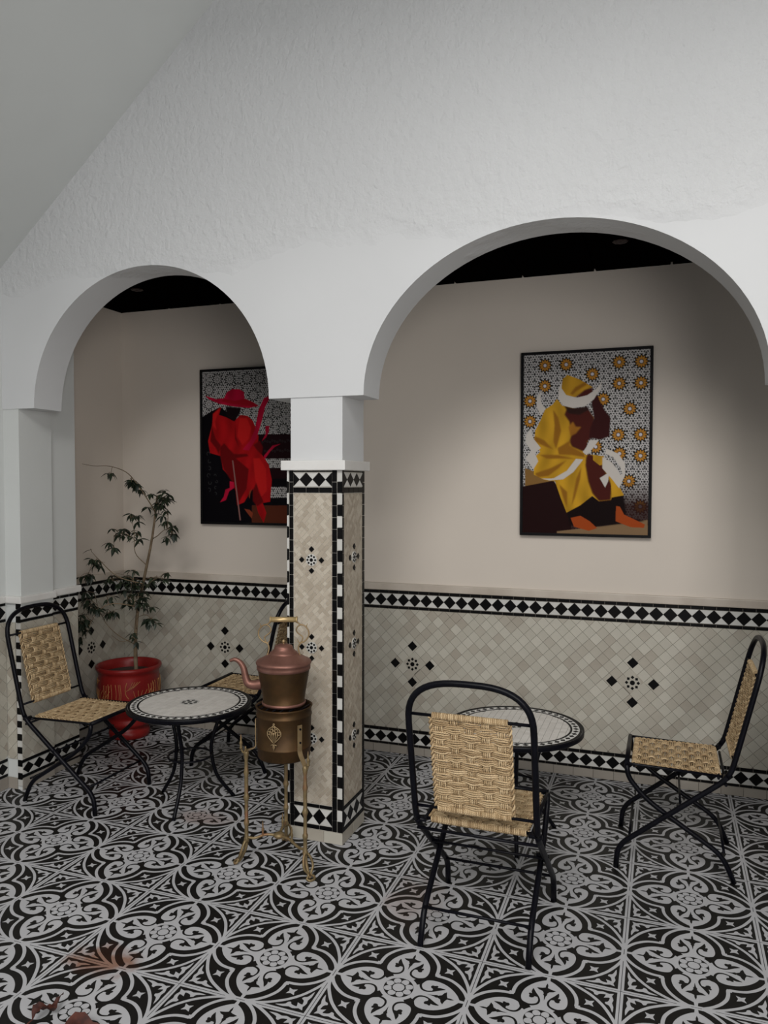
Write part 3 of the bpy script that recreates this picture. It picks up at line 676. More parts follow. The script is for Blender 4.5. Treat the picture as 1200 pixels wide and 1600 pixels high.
def framed_print(x0, x1, z0, z1, label, art, ros, pal, gold, name='framed_print'):
    t = thing(name, label, 'picture', ((x0 + x1) / 2, YB - .001, z0), 0, None)
    W_, H_ = x1 - x0, z1 - z0; f = .014; y0, y1 = -.030, 0
    b = MB()
    for lo, hi in (((-W_ / 2, y0, 0), (W_ / 2, y1, f)), ((-W_ / 2, y0, H_ - f), (W_ / 2, y1, H_)), ((-W_ / 2, y0, f), (-W_ / 2 + f, y1, H_ - f)), ((W_ / 2 - f, y0, f), (W_ / 2, y1, H_ - f))): b.bbox(lo, hi, .0015)
    b.build('frame', 'frame_black', t)
    nx, ny = 250, 368; w_, h_ = W_ - 2 * f, H_ - 2 * f
    img = print_colors(nx, ny, H_ / W_, art, ros, pal, gold)
    xs_ = np.linspace(-w_ / 2, w_ / 2, nx); zs_ = np.linspace(H_ - f, f, ny)
    XX, ZZ = np.meshgrid(xs_, zs_); co = np.stack([XX, np.full(XX.shape, y0 + .006), ZZ], -1).reshape(-1, 3).astype(np.float32)
    me = bpy.data.meshes.new('printed_sheet'); me.vertices.add(nx * ny); me.vertices.foreach_set('co', co.ravel())
    idx = np.arange(nx * ny).reshape(ny, nx); q = np.stack([idx[:-1, :-1], idx[1:, :-1], idx[1:, 1:], idx[:-1, 1:]], -1).reshape(-1, 4)
    me.loops.add(q.size); me.loops.foreach_set('vertex_index', q.ravel().astype(np.int32)); me.polygons.add(len(q))
    me.polygons.foreach_set('loop_start', (np.arange(len(q)) * 4).astype(np.int32)); me.update(calc_edges=True)
    at = me.color_attributes.new('print', 'FLOAT_COLOR', 'POINT')
    at.data.foreach_set('color', np.concatenate([img, np.ones(img.shape[:2] + (1,))], -1).reshape(-1).astype(np.float32))
    m, tr, bs = new_mat('printed_canvas'); an = tr.nodes.new('ShaderNodeAttribute'); an.attribute_name = 'print'
    tr.links.new(an.outputs['Color'], bs.inputs['Base Color']); set_in(bs, Roughness=.6); bs.inputs['Specular IOR Level'].default_value = .08; me.materials.append(m)
    put('print', me, t)
    bb = MB(); bb.box((-W_ / 2 + f * .8, y0 + .009, f * .8), (W_ / 2 - f * .8, y1, H_ - f * .8)); bb.build('backing', 'frame_black', t)
framed_print(-.707, -.062, 1.236, 2.176, 'black framed print of a seated figure in a yellow hooded robe before star tiling', ART_YELLOW, ROS_YELLOW, PALY, True)
framed_print(-2.632, -1.998, 1.257, 2.181, 'black framed print of a figure in red robe and wide red hat with a cane', ART_RED, ROS_RED, PALR, False)

# ------------------------------------------------------------------ folding chairs
def woven(W_, H_, na, nb, seed=1, rods=True):
    """basket weave panel in local x (0..W centred) and z (0..H), normal y; weft bundles run along x"""
    b = MB(); rr = random.Random(seed); A = .0042; r = .0031
    pa, pb_ = W_ / na, H_ / nb; ns = 4; nw = 4
    for j in range(nb):
        for s_ in range(ns):
            z = (j + .5 + (s_ - (ns - 1) / 2) * .24) * pb_; pts = []
            ph = rr.uniform(-.3, .3); hw = W_ / 2
            for i in range(na * 5 + 1):
                x = -hw + i * pa / 5; sg = 1 if j % 2 == 0 else -1
                y = sg * A * math.sin(PI * (x + hw) / pa) * (1.25)
                bow = .12 * pb_ * (s_ - (ns - 1) / 2) * abs(math.sin(PI * (x + hw) / pa)) * .8
                pts.append((x, y + rr.uniform(-.0005, .0005), z + bow + rr.uniform(-.0009, .0009) + .001 * math.sin(x * 60 + ph)))
            b.tube(pts, r, 5)
    for i in range(na):
        for s_ in range(nw):
            x = -W_ / 2 + (i + .5 + (s_ - (nw - 1) / 2) * .13) * pa; pts = []
            for j in range(nb * 4 + 1):
                z = j * pb_ / 4; sg = -1 if i % 2 == 0 else 1
                y = sg * A * 1.1 * math.sin(PI * z / pb_) * (1)
                pts.append((x + rr.uniform(-.0008, .0008), y, z))
            b.tube(pts, r, 5)
    for sx in (-1, 1):                                   # edge cords, two twisted together
        for ph in (0, PI):
            b.tube([(sx * (W_ / 2 + .002) + .004 * math.cos(k * .9 + ph), .0045 * math.sin(k * .9 + ph), k * H_ / 60) for k in range(61)], .0036, 5)
    return b
def coil(L, r=.0085, pitch=.0058, cord=.0031):
    b = MB(); n = int(L / pitch)
    for k in range(n):
        x = -L / 2 + (k + .5) * pitch
        b.tube([(x + .0012 * math.sin(t), r * math.cos(t), r * math.sin(t)) for t in [2 * PI * q / 9 for q in range(9)]], cord, 5, closed=True)
    return b
def xf(b, M4):
    b.v = [tuple(M4 @ Vector(p)) for p in b.v]; return b
CH = {}
def chair_meshes():
    HW, HI = .196, .175; r = .0105
    def seg(pts, y, rad=r):
        return pts
    # outer hoop: front feet -> rear seat joint -> arched back
    lo = [(.213, 0), (.207, .088), (-.190, .405)]; up = [(-.190, .405), (-.222, .52)]
    side = fillet([(x, 0, z) for x, z in [(.213, 0), (.207, .088), (-.190, .405), (-.214, .50), (-.262, .70)]], {1: .05, 2: .055}, 6)
    cut = min(range(len(side)), key=lambda i: (side[i] - Vector((-.180, 0, .40))).length)
    def onback(s_, y): return Vector((-.262 - .238 * (s_ - .70), y, s_))
    arch_ = []
    for k in range(25):
        t = PI * k / 24; c, s_ = math.cos(t), math.sin(t)
        c = math.copysign(abs(c) ** .72, c); s_ = s_ ** .72
        arch_.append(onback(.745 + .150 * s_, HW * c * 1.0))
    for sy, nm in ((-1, 'a'), (1, 'b')):
        b = MB(); b.tube([(p.x, sy * HW, p.z) for p in side[:cut + 1]], r, 10); CH['leg_' + nm] = b.mesh('front_leg', ['iron'])
    b = MB()
    pts = [(p.x, HW, p.z) for p in side[cut:]] + arch_ + [(p.x, -HW, p.z) for p in side[cut:][::-1]]
    b.tube(pts, r, 10)
    CH['back_frame'] = b.mesh('back_frame', ['iron'])
    # inner hoop: rear feet -> crossing -> front seat corner
    s2 = fillet([(x, 0, z) for x, z in [(-.213, 0), (-.172, .098), (.105, .275), (.172, .355), (.178, .405)]], {1: .05, 2: .07, 3: .03}, 6)
    for sy, nm in ((-1, 'c'), (1, 'd')):
        b = MB(); b.tube([(p.x, sy * HI, p.z) for p in s2], r * .95, 10); CH['leg_' + nm] = b.mesh('rear_leg', ['iron'])
    b = MB(); b.tube([(.178, -HI - .004, .408), (.178, HI + .004, .408)], r * .9, 8)
    b.tube([(.178, -HI, .408), (.150, -HI, .408), (-.165, -HI, .400)], .0055, 6); b.tube([(.178, HI, .408), (.150, HI, .408), (-.165, HI, .400)], .0055, 6)
    b.tube([(.150, -HI, .400), (.150, HI, .400)], .0055, 6); b.tube([(-.152, -HW, .399), (-.152, HW, .399)], .0055, 6)
    CH['seat_frame'] = b.mesh('seat_frame', ['iron'])
    for i, (x, z, hy, rr) in enumerate(((-.176, .112, HI, .0055), (.165, .115, HW, .0055), (-.178, .375, HW, .0055), (-.02, .262, HW, .005))):
        b = MB(); b.tube([(x, -hy, z), (x, hy, z)], rr, 6); CH['bar%d' % i] = b.mesh('stretcher', ['iron'])
    for q, (x, z, sy, rr, e) in enumerate(((-.012, .268, -1, .006, .012), (-.012, .268, 1, .006, .012), (-.176, .402, -1, .0075, .013), (-.176, .402, 1, .0075, .013))):
        b = MB(); b.tube([(x, sy * (HI - .008), z), (x, sy * (HW + e), z)], rr, 8); CH['bolt%d' % q] = b.mesh('bolt', ['iron'])
    for i, z in enumerate((.462, .782)):
        p = onback(z, 0) if z > .5 else Vector((-.206, 0, z)); b = MB(); b.tube([(p.x, -HW, z), (p.x, HW, z)], .0052, 6); CH['rod%d' % i] = b.mesh('back_rod', ['iron'])
    # back panel
    zb, zt = .462, .782; xb, xt = -.206, onback(.782, 0).x
    H_ = math.hypot(zt - zb, xt - xb); b = woven(.245, H_ - .01, 5, 13, 3)
    up_ = Vector((xt - xb, 0, zt - zb)).normalized(); xa = Vector((0, 1, 0)); no = up_.cross(xa)
    Mx = Matrix(((xa.x, no.x, up_.x, xb), (xa.y, no.y, up_.y, 0), (xa.z, no.z, up_.z, zb + .005), (0, 0, 0, 1)))
    xf(b, Mx); c1 = coil(.24); xf(c1, Matrix.Translation((xb, 0, zb)) @ Matrix.Rotation(PI / 2, 4, 'Z')); c2 = coil(.24); xf(c2, Matrix.Translation((xt, 0, zt)) @ Matrix.Rotation(PI / 2, 4, 'Z'))
    for c in (c1, c2):
        k = b.verts(c.v)
        for f, m_, s_ in zip(c.f, c.m, c.s): b.face([k + i for i in f], m_, s_)
    CH['backrest'] = b.mesh('woven_back', ['straw'])
    # seat panel: weave runs front to back
    b = woven(.315, .302, 7, 12, 5); xf(b, Matrix(((0, 0, 1, -.152), (1, 0, 0, 0), (0, 1, 0, .405), (0, 0, 0, 1))))
    for x, z in ((-.152, .399), (.150, .402)):
        c = coil(.315, .0095); xf(c, Matrix.Translation((x, 0, z)) @ Matrix.Rotation(PI / 2, 4, 'Z')); k = b.verts(c.v)
        for f, m_, s_ in zip(c.f, c.m, c.s): b.face([k + i for i in f], m_, s_)
    # slight sag
    b.v = [(x, y, z - .008 * math.cos(PI * x / .33) * math.cos(PI * y / .33)) for x, y, z in b.v]
    CH['seat'] = b.mesh('woven_seat', ['straw'])
chair_meshes()
def make_chair(x, y, rz, label):
    t = thing('folding_chair', label, 'chair', (x, y, .0012), rz, 'woven folding chairs in the courtyard')
    for nm, key in (('leg', 'leg_a'), ('leg', 'leg_b'), ('leg', 'leg_c'), ('leg', 'leg_d'), ('back_frame', 'back_frame'), ('seat_frame', 'seat_frame'), ('stretcher', 'bar0'), ('stretcher', 'bar1'),
                    ('stretcher', 'bar2'), ('stretcher', 'bar3'), ('hinge_bolt', 'bolt0'), ('hinge_bolt', 'bolt1'), ('hinge_bolt', 'bolt2'), ('hinge_bolt', 'bolt3'), ('back_rod', 'rod0'), ('back_rod', 'rod1'), ('backrest', 'backrest'), ('seat', 'seat')):
        put(nm, CH[key], t)
make_chair(-.552, 2.577, PI / 2, 'black iron folding chair with woven seagrass, seen from behind in the foreground')
make_chair(.052, 3.325, PI, 'woven folding chair in side view at the right, under the yellow print wall')
make_chair(-2.612, 3.005, 0, 'woven folding chair standing against the tiled pier at far left')
make_chair(-2.145, 3.70, PI + .03, 'woven folding chair half hidden behind the column and the copper kettle')

# ------------------------------------------------------------------ mosaic tables
def make_table(x, y, z, label, rz=0, R_=.285):
    t = thing('mosaic_table', label, 'table', (x, y, .0012), rz, 'round mosaic tables')
    b = MB(); b.lathe([(.0001, z - .022), (R_ - .006, z - .022), (R_, z - .018), (R_ + .001, z - .004), (R_, z + .0012), (R_ - .006, z + .002), (R_ - .008, z - .002), (.0001, z - .002)], seg=72); b.build('rim', 'iron', t)
    top = MB(); top.lathe([(.0001, z - .0015), (R_ - .008, z - .0015)], seg=64); tp = top.build('table_top', 'grout_white', t)
    def ring(r0, r1, n, mats, nm, gap=.0012, y0=.0):
        for i in range(n):
            b = MB(); a0 = 2 * PI * i / n + gap / r1; a1 = 2 * PI * (i + 1) / n - gap / r1; P = []
            k = b.verts([(r * math.cos(a), r * math.sin(a), zz) for zz in (z + .0012, z - .002) for r, a in ((r0, a0), (r1, a0), (r1, (a0 + a1) / 2), (r1, a1), (r0, a1), (r0, (a0 + a1) / 2))])
            b.face([k + q for q in range(6)])
            for q in range(6): b.face((k + (q + 1) % 6, k + q, k + 6 + q, k + 6 + (q + 1) % 6))
            if i == 0 or True: put(nm, b.mesh(nm, [mats[i % len(mats)]]), tp)
    ring(R_ - .018, R_ - .009, 44, ['black'], 'border_tile')
    ring(R_ - .056, R_ - .049, 40, ['black'], 'border_tile')
    b = MB(); b.lathe([(R_ - .048, z + .0004), (R_ - .019, z + .0004)], seg=72); b.build('white_band', 'table_white', tp)
    for i in range(46):                                     # black lozenges in the white band
        a = 2 * PI * i / 46; rm = R_ - .0335; b = MB(); er = Vector((math.cos(a), math.sin(a), 0)); et = Vector((-er.y, er.x, 0)); c = er * rm
        P = [c + er * .0115, c + et * .0125 + er * .0, c - er * .0115, c - et * .0125]
        k = b.verts([(p.x, p.y, z + .0014) for p in P] + [(p.x, p.y, z) for p in P]); b.face([k, k + 1, k + 2, k + 3])
        for q in range(4): b.face((k + (q + 1) % 4, k + q, k + 4 + q, k + 4 + (q + 1) % 4))
        put('diamond_tile', b.mesh('lozenge', ['black']), tp)
    s_ = .027; n = 14; k0 = 0; st = MB()
    for i in range(-n, n):
        for j in range(-n, n):
            cx, cy = (i + .5) * s_, (j + .5 + (.5 if i % 2 else 0)) * s_; h = s_ / 2 - .0006
            P = [(cx - h, cy - h), (cx + h, cy - h), (cx + h, cy + h), (cx - h, cy + h)]
            rm = R_ - .058
            if math.hypot(cx, cy) > rm + .010 or math.hypot(cx, cy) < .0: continue
            Q = []
            for px, py in P:
                l = math.hypot(px, py); f = min(1, rm / l) if l else 1; Q.append((px * f, py * f))
            k = st.verts([(px, py, z + .0008) for px, py in Q] + [(px, py, z - .001) for px, py in Q]); st.face([k, k + 1, k + 2, k + 3])
            for q in range(4): st.face((k + (q + 1) % 4, k + q, k + 4 + q, k + 4 + (q + 1) % 4))
    st.build('cream_tile_field', 'table_cream', tp, kind='stuff')
    b = MB()
    def dsc(cx, cy, r, n, zz, mi, ph=0, e=1):
        k = b.verts([(cx + r * math.cos(ph + 2 * PI * q / n), cy + r * math.sin(ph + 2 * PI * q / n), zz) for q in range(n)]); b.face([k + q for q in range(n)], mi)
    dsc(0, 0, .046, 16, z + .0011, 1); dsc(0, 0, .011, 8, z + .0016, 0)
    for q in range(8):
        a = q * PI / 4; dsc(.030 * math.cos(a), .030 * math.sin(a), .0105, 4, z + .0016, 0, a)
    put('rosette', b.mesh('table_rosette', ['black', 'white']), tp)
    b = MB(); b.tube([(.2 * math.cos(2 * PI * k / 40), .2 * math.sin(2 * PI * k / 40), z - .03) for k in range(40)], .009, 8, closed=True); b.build('support_ring', 'iron', t)
    for a in (-77, 163, 42):
        a = math.radians(a) - rz
        P = [(.15, z - .03), (.135, z - .09), (.105, z - .18), (.100, z - .25), (.125, z - .36), (.205, .0)]
        a2 = a
        b = MB(); b.tube(catmull([(r * math.cos(a2), r * math.sin(a2), zz) for r, zz in P], 6), .0088, 8); b.build('leg', 'iron', t)
    b = MB(); b.tube([(.100 * math.cos(2 * PI * k / 30), .100 * math.sin(2 * PI * k / 30), z - .25) for k in range(30)], .005, 6, closed=True); b.build('leg_ring', 'iron', t)
M['table_cream'] = noise_mat('pale_table_mosaic', [(0, (.62, .59, .55)), (1, (.74, .71, .67))], 9, .35, per_piece=.8)
M['table_white'] = noise_mat('white_table_mosaic', [(0, (.66, .65, .62)), (1, (.74, .73, .70))], 9, .35)
make_table(-2.08, 3.083, .475, 'round mosaic table with a star centre, left of the copper kettle')
make_table(-.585, 3.265, .475, 'round mosaic table between the two right-hand chairs')

# ------------------------------------------------------------------ brass brazier on its three-legged stand, and the kettle
bz = thing('brazier', 'tarnished brass brazier bucket on a three-legged scrolled brass stand', 'brazier', (-1.398, 2.716, .0012))
def rel(p): return (p[0] + 1.398, p[1] - 2.716, p[2])
b = MB()
b.lathe([(.0001, .428), (.098, .428), (.103, .434), (.104, .470), (.107, .473), (.107, .478), (.104, .481), (.107, .590), (.109, .594), (.110, .598), (.107, .601), (.108, .622), (.111, .626), (.112, .630), (.108, .632), (.103, .628), (.101, .50), (.0001, .50)], seg=48)
b.build('bucket', 'brass_dark', bz)
b = MB()
for k in range(7):
    x = -.09 + k * .03; h = math.sqrt(max(0, .101 ** 2 - x * x)); b.tube([(x, -h, .6290), (x, h, .6290)], .003, 6)
b.build('grate', 'iron', bz)
posts = [rel((-1.271, 2.641, 0)), rel((-1.535, 2.658, 0)), rel((-1.455, 2.842, 0))]
topz = [.43, .455, .45]
def finial(b, x, y, z, h=.045, s_=1):
    b.lathe([(.0065 * s_, 0), (.009 * s_, h * .08), (.0045 * s_, h * .2), (.0075 * s_, h * .35), (.008 * s_, h * .45), (.0035 * s_, h * .6), (.005 * s_, h * .72), (.0008, h)], (x, y, z), 10, cap0=True)
for i, (px, py, _) in enumerate(posts):
    a = math.atan2(py, px); er = Vector((math.cos(a), math.sin(a), 0)); et = Vector((-er.y, er.x, 0))
    # the last post bends in to the middle of the stand
    b = MB(); zt_ = topz[i]; prof = []
    zz = .085
    seq = [(.0095, .0), (.011, .012), (.008, .02), (.0075, .06), (.0105, .068), (.0105, .078), (.0072, .085), (.0068, .15), (.0088, .158), (.0125, .168), (.0088, .178), (.0075, .186), (.0078, .25), (.0105, .262), (.0078, .275), (.0065, .31), (.0095, .325), (.0115, .338), (.0075, .35)]
    sc = (zt_ - zz) / .35
    b.lathe([(r_, zz + z_ * sc) for r_, z_ in seq], (px, py, 0), 12, cap0=True, cap1=True)
    lg = b.build('leg', 'brass_leg', bz)
    # scrolled foot: two S scrolls spreading from the post end to the floor
    b = MB(); base = Vector((px, py, 0))
    for sg in (-1, 1):
        P = [base + Vector((0, 0, .10)), base + er * .012 + et * sg * .016 + Vector((0, 0, .075)), base + er * .022 + et * sg * .020 + Vector((0, 0, .045)), base + er * .030 + et * sg * .006 + Vector((0, 0, .022)),
             base + er * .036 + et * sg * .016 + Vector((0, 0, .010)), base + er * .046 + et * sg * .010 + Vector((0, 0, .0055)), base + er * .048 - et * sg * .002 + Vector((0, 0, .0055))]
        b.tube(catmull([tuple(p) for p in P], 6), .0048, 7)
    P = [base + Vector((0, 0, .10)), base + er * .004 + Vector((0, 0, .06)), base + er * .022 + Vector((0, 0, .02)), base + er * .034 + Vector((0, 0, .007))]
    b.tube(catmull([tuple(p) for p in P], 6), [.0085 - .0035 * k / 18 for k in range(19)], 8)
    b.build('foot', 'brass_leg', lg)
    # spike and hook at the head of the leg
    b = MB(); q = base + er * .014
    b.tube(catmull([tuple(base + Vector((0, 0, zt_ - .008))), tuple(base + er * .012 + Vector((0, 0, zt_ - .012))), tuple(base + er * .020 + Vector((0, 0, zt_ + .004)))], 5), .0042, 7)
    finial(b, *(base + er * .020 + Vector((0, 0, zt_ + .002))), h=.058, s_=.8)
    b.tube(catmull([tuple(base + Vector((0, 0, zt_ - .006))), tuple(base + et * .014 + Vector((0, 0, zt_ - .002))), tuple(base + et * .020 + Vector((0, 0, zt_ + .018)))], 5), .0035, 6)
    b.build('finial', 'brass_leg', lg)
    # strap that carries the bucket on this leg
    b = MB(); s0 = Vector((er.x * .109, er.y * .109, .575)); s1 = Vector((er.x * .109, er.y * .109, .50)); s2 = Vector((er.x * .112, er.y * .112, .465)); s3 = base + Vector((0, 0, zt_ - .005))
    P = catmull([tuple(s0), tuple(s1), tuple(s2), tuple(s3)], 5)
    for k in range(len(P) - 1):
        d_ = (P[k + 1] - P[k]); w_ = .0095
        ed = [P[k] - et * w_, P[k] + et * w_, P[k + 1] + et * w_, P[k + 1] - et * w_]; o_ = er * .004
        kk = b.verts([tuple(p) for p in ed] + [tuple(p + o_) for p in ed])
        for f in ((3, 2, 1, 0), (4, 5, 6, 7), (0, 1, 5, 4), (1, 2, 6, 5), (2, 3, 7, 6), (3, 0, 4, 7)): b.face([kk + v for v in f])
    sp = b.build('strap', 'brass', bz)
    for z_ in (.508, .560):
        b = MB(); c_ = Vector((er.x * .1135, er.y * .1135, z_)); b.tube([tuple(c_), tuple(c_ + er * .0035)], .0042, 8); b.build('rivet', 'iron', sp)
# low stretcher: three arms from a hub, with small spikes
b = MB(); hub = Vector((sum(p[0] for p in posts) / 3, sum(p[1] for p in posts) / 3, .105))
for px, py, _ in posts:
    e = Vector((px, py, .105)); m_ = (hub + e) / 2
    b.tube(catmull([tuple(hub), tuple(hub * .6 + e * .4 + Vector((0, 0, .006))), tuple(hub * .25 + e * .75 - Vector((0, 0, .006))), tuple(e)], 5), .0055, 8)
    finial(b, m_.x, m_.y, m_.z + .002, .06, .7)
b.lathe([(.0001, -.012), (.014, -.01), (.022, -.002), (.022, .006), (.012, .012), (.0001, .014)], tuple(hub), 16)
b.build('stretcher', 'brass_leg', bz)
# pierced medallion on the front of the bucket
b = MB(); ca = math.atan2(-2.716, 1.398) - .36
def onbucket(u, z_): # u metres along the surface
    a = ca + u / .110; return Vector((.1115 * math.cos(a), .1115 * math.sin(a), z_))
def loop(pts, r_, closed=False): b.tube([tuple(onbucket(u, z_)) for u, z_ in pts], r_, 6, closed=closed)
zc = .545
ol = [(0, .036), (.006, .030), (.019, .022), (.028, .008), (.027, -.004), (.018, -.016), (.007, -.027), (0, -.034)]
loop([(u * 1.0, zc + z_) for u, z_ in ol], .0020); loop([(-u, zc + z_) for u, z_ in ol], .0020)
for u in (-.016, -.008, 0, .008, .016):
    b.tube([tuple(onbucket(u * .25, zc - .028)), tuple(onbucket(u * .9, zc - .006)), tuple(onbucket(u, zc + .008))], .0019, 5)
for u, z_ in ((-.010, .015), (.010, .015), (0, .023), (-.020, .005), (.020, .005), (0, .008)):
    loop([(u + .0050 * math.cos(t * PI / 5), zc + z_ + .0065 * math.sin(t * PI / 5)) for t in range(10)], .0017, True)
loop([(-.012, zc - .042), (-.005, zc - .038), (0, zc - .044), (.005, zc - .038), (.012, zc - .042)], .0022)
loop([(0, zc - .034), (-.003, zc - .046), (0, zc - .060), (.003, zc - .046)], .0020, True)
loop([(.003 * math.cos(t), zc + .040 + .003 * math.sin(t)) for t in range(6)], .0016, True)
b.build('medallion', 'brass', bz)

kt = thing('kettle', 'large copper kettle with a swan spout and brass bail handle on top of the brazier', 'kettle', (-1.400, 2.718, .6345))
b = MB()
b.lathe([(.0001, 0), (.079, 0), (.084, .004), (.084, .010), (.081, .014), (.086, .05), (.093, .09), (.099, .125), (.1015, .140)], seg=48, cap0=False)
b.build('body', 'brass_dark', kt)
b = MB(); b.lathe([(.1005, .138), (.1045, .140), (.1055, .150), (.1045, .158), (.107, .160), (.109, .166), (.106, .172), (.098, .176), (.080, .186), (.060, .196), (.052, .202)], seg=48); b.build('shoulder', 'copper', kt)
b = MB(); b.lathe([(.078, .0), (.085, .002), (.086, .010), (.0825, .013)], seg=48); b.build('foot_ring', 'copper', kt)
b = MB(); b.lathe([(.055, .199), (.054, .205), (.046, .208), (.044, .213), (.037, .216), (.037, .224), (.033, .231), (.018, .236), (.006, .237), (.0001, .238)], seg=40)
ld = b.build('lid', 'copper', kt)
b = MB(); b.lathe([(.0045, .236), (.0035, .241), (.007, .245), (.0075, .249), (.004, .253), (.0001, .256)], seg=14); b.build('knob', 'brass', ld)
LX = Vector((.94, .34, 0))                                  # handle and spout lie in this plane
def kp(u, z_): return (LX.x * u, LX.y * u, z_)
b = MB(); sp_ = catmull([kp(-.085, .078), kp(-.118, .074), kp(-.140, .082), kp(-.150, .105), kp(-.158, .140), kp(-.172, .164), kp(-.192, .175), kp(-.212, .170)], 7)
n_ = len(sp_); b.tube([tuple(p) for p in sp_], [.0215 + (.0165 - .0215) * min(1, k / 12) if k < 14 else .0165 - .0105 * (k - 14) / (n_ - 15) for k in range(n_)], 14); b.build('spout', 'copper', kt)
b = MB()
for sg in (-1, 1):
    b.tube(catmull([kp(sg * .066, .190), kp(sg * .060, .206), kp(sg * .058, .222), kp(sg * .064, .238), kp(sg * .083, .248), kp(sg * .097, .266), kp(sg * .098, .288), kp(sg * .084, .308), kp(sg * .063, .315), kp(sg * .053, .325)], 5), .0030, 7)
    b.tube(catmull([kp(sg * .066, .240), kp(sg * .073, .252), kp(sg * .074, .265), kp(sg * .058, .278), kp(sg * .050, .290), kp(sg * .054, .304), kp(sg * .066, .312)], 5), .0026, 7)
    b.tube(catmull([kp(sg * .066, .240), kp(sg * .058, .246), kp(sg * .054, .256)], 4), [.0028, .0026, .0024, .0022, .002, .0018, .0015, .0012, .001], 6)
    b.tube([kp(sg * .088, .303), kp(sg * .094, .318)], [.003, .0008], 6)
b.build('handle_bracket', 'brass', kt)
b = MB(); b.tube([kp(-.053, .333), kp(-.050, .333), kp(-.049, .333), kp(.049, .333), kp(.050, .333), kp(.054, .333)], [.0135, .0135, .0105, .0105, .0135, .0135], 16); b.build('handle_grip', 'brass_grip', kt)

# ------------------------------------------------------------------ potted tree
PCX, PCY = -2.985, 3.80
tr_ = thing('potted_tree', 'slender leafy indoor tree in a red glazed clay pot in the gallery corner', 'plant', (PCX, PCY, .0012))
b = MB()
b.lathe([(.0001, 0), (.108, 0), (.116, .008), (.118, .03), (.112, .045), (.096, .058), (.098, .066), (.125, .078), (.128, .098), (.118, .112), (.118, .125), (.145, .150), (.168, .19), (.178, .24), (.180, .29), (.177, .34), (.172, .375), (.172, .388), (.180, .398), (.187, .408), (.189, .418), (.186, .427), (.178, .430), (.170, .422), (.164, .40), (.160, .36)], seg=56)
pot = b.build('pot', 'red_pot', tr_)
b = MB(); b.lathe([(.0001, .385), (.08, .383), (.158, .375)], seg=32); b.build('soil', 'soil', tr_)
def pot_r(z_):
    pr_ = [(.15, .145), (.19, .168), (.24, .178), (.29, .180), (.34, .177), (.375, .172)]
    for (a, ra), (c, rc) in zip(pr_, pr_[1:]):
        if a <= z_ <= c: return ra + (rc - ra) * (z_ - a) / (c - a)
    return .16
VA = math.atan2(-PCY, -PCX)                                 # direction from the pot to the viewer
b = MB()
def potline(pts, r_=.0022):
    r_ *= .62
    P = catmull([(u, z_, 0) for u, z_ in pts], 5)
    b.tube([((pot_r(p.y) + .0012) * math.cos(VA + p.x / .17), (pot_r(p.y) + .0012) * math.sin(VA + p.x / .17), p.y) for p in P], r_, 5)
for du in (-.26, 0, .26):
    for k, u in enumerate((-.118, -.098, -.072, -.055, -.046)):
        potline([(u + du, .235), (u + du + .004, .29), (u + du - .002, .345)], .002)
    potline([(-.012 + du, .355), (-.020 + du, .32), (-.016 + du, .285), (-.002 + du, .262)], .003)
    for k in range(4): potline([(-.016 + du + k * .012, .305 + k * .006), (.004 + du + k * .012, .325 + k * .005), (.018 + du + k * .014, .355)], .0018)
    for k in range(6): potline([(.045 + du + k * .006, .235), (.030 + du + k * .018, .275 + .012 * math.sin(k)), (.022 + du + k * .026, .305)], .002)
    for k in range(3): potline([(.105 + du + k * .012, .245), (.112 + du + k * .016, .29), (.108 + du + k * .02, .335)], .002)
b.build('painted_pattern', 'gold_line', pot)
def L2(x, y, z): return (x - PCX, y - PCY, z)
trunk = catmull([L2(*p) for p in ((-2.925, 3.79, .38), (-2.922, 3.78, .50), (-2.919, 3.78, .617), (-2.899, 3.78, .769), (-2.852, 3.78, .96), (-2.805, 3.78, 1.148), (-2.770, 3.77, 1.30), (-2.745, 3.76, 1.43))], 6)
b = MB(); b.tube([tuple(p) for p in trunk], [.0125 - .0075 * k / (len(trunk) - 1) for k in range(len(trunk))], 9); b.build('trunk', 'bark', tr_)
BR = list(trunk)
def branch(pts, r0, r1=.0012):
    P = catmull([L2(*p) for p in pts], 5); BR.extend(P); b = MB(); b.tube([tuple(p) for p in P], [r0 + (r1 - r0) * k / (len(P) - 1) for k in range(len(P))], 6); b.build('branch', 'bark', tr_)
branch([(-2.764, 3.775, 1.31), (-2.752, 3.74, 1.345), (-2.776, 3.72, 1.40), (-2.849, 3.71, 1.50), (-2.915, 3.70, 1.565), (-3.02, 3.69, 1.598), (-3.12, 3.68, 1.60), (-3.19, 3.66, 1.612)], .0042, .0012)
branch([(-2.862, 3.78, .92), (-2.80, 3.68, .93), (-2.90, 3.60, .975), (-3.00, 3.58, 1.06), (-3.05, 3.57, 1.11)], .0045)
branch([(-2.79, 3.78, 1.18), (-2.73, 3.74, 1.20), (-2.67, 3.72, 1.235), (-2.60, 3.70, 1.25)], .0035)
branch([(-2.835, 3.78, 1.02), (-2.87, 3.72, 1.10), (-2.86, 3.70, 1.22), (-2.88, 3.69, 1.32)], .003)
branch([(-2.84, 3.72, 1.15), (-2.90, 3.68, 1.21), (-2.97, 3.66, 1.20)], .002)
branch([(-2.905, 3.78, .74), (-2.84, 3.66, .80), (-2.93, 3.56, .82), (-3.02, 3.54, .74), (-3.07, 3.53, .62)], .0045)
branch([(-2.915, 3.78, .64), (-2.85, 3.70, .72), (-2.76, 3.66, .755), (-2.70, 3.64, .74)], .003)
branch([(-2.92, 3.78, .55), (-2.96, 3.68, .62), (-3.00, 3.62, .70), (-3.04, 3.60, .80)], .003)
branch([(-2.88, 3.78, .85), (-2.80, 3.70, .94), (-2.70, 3.66, .97), (-2.62, 3.64, .98)], .003)
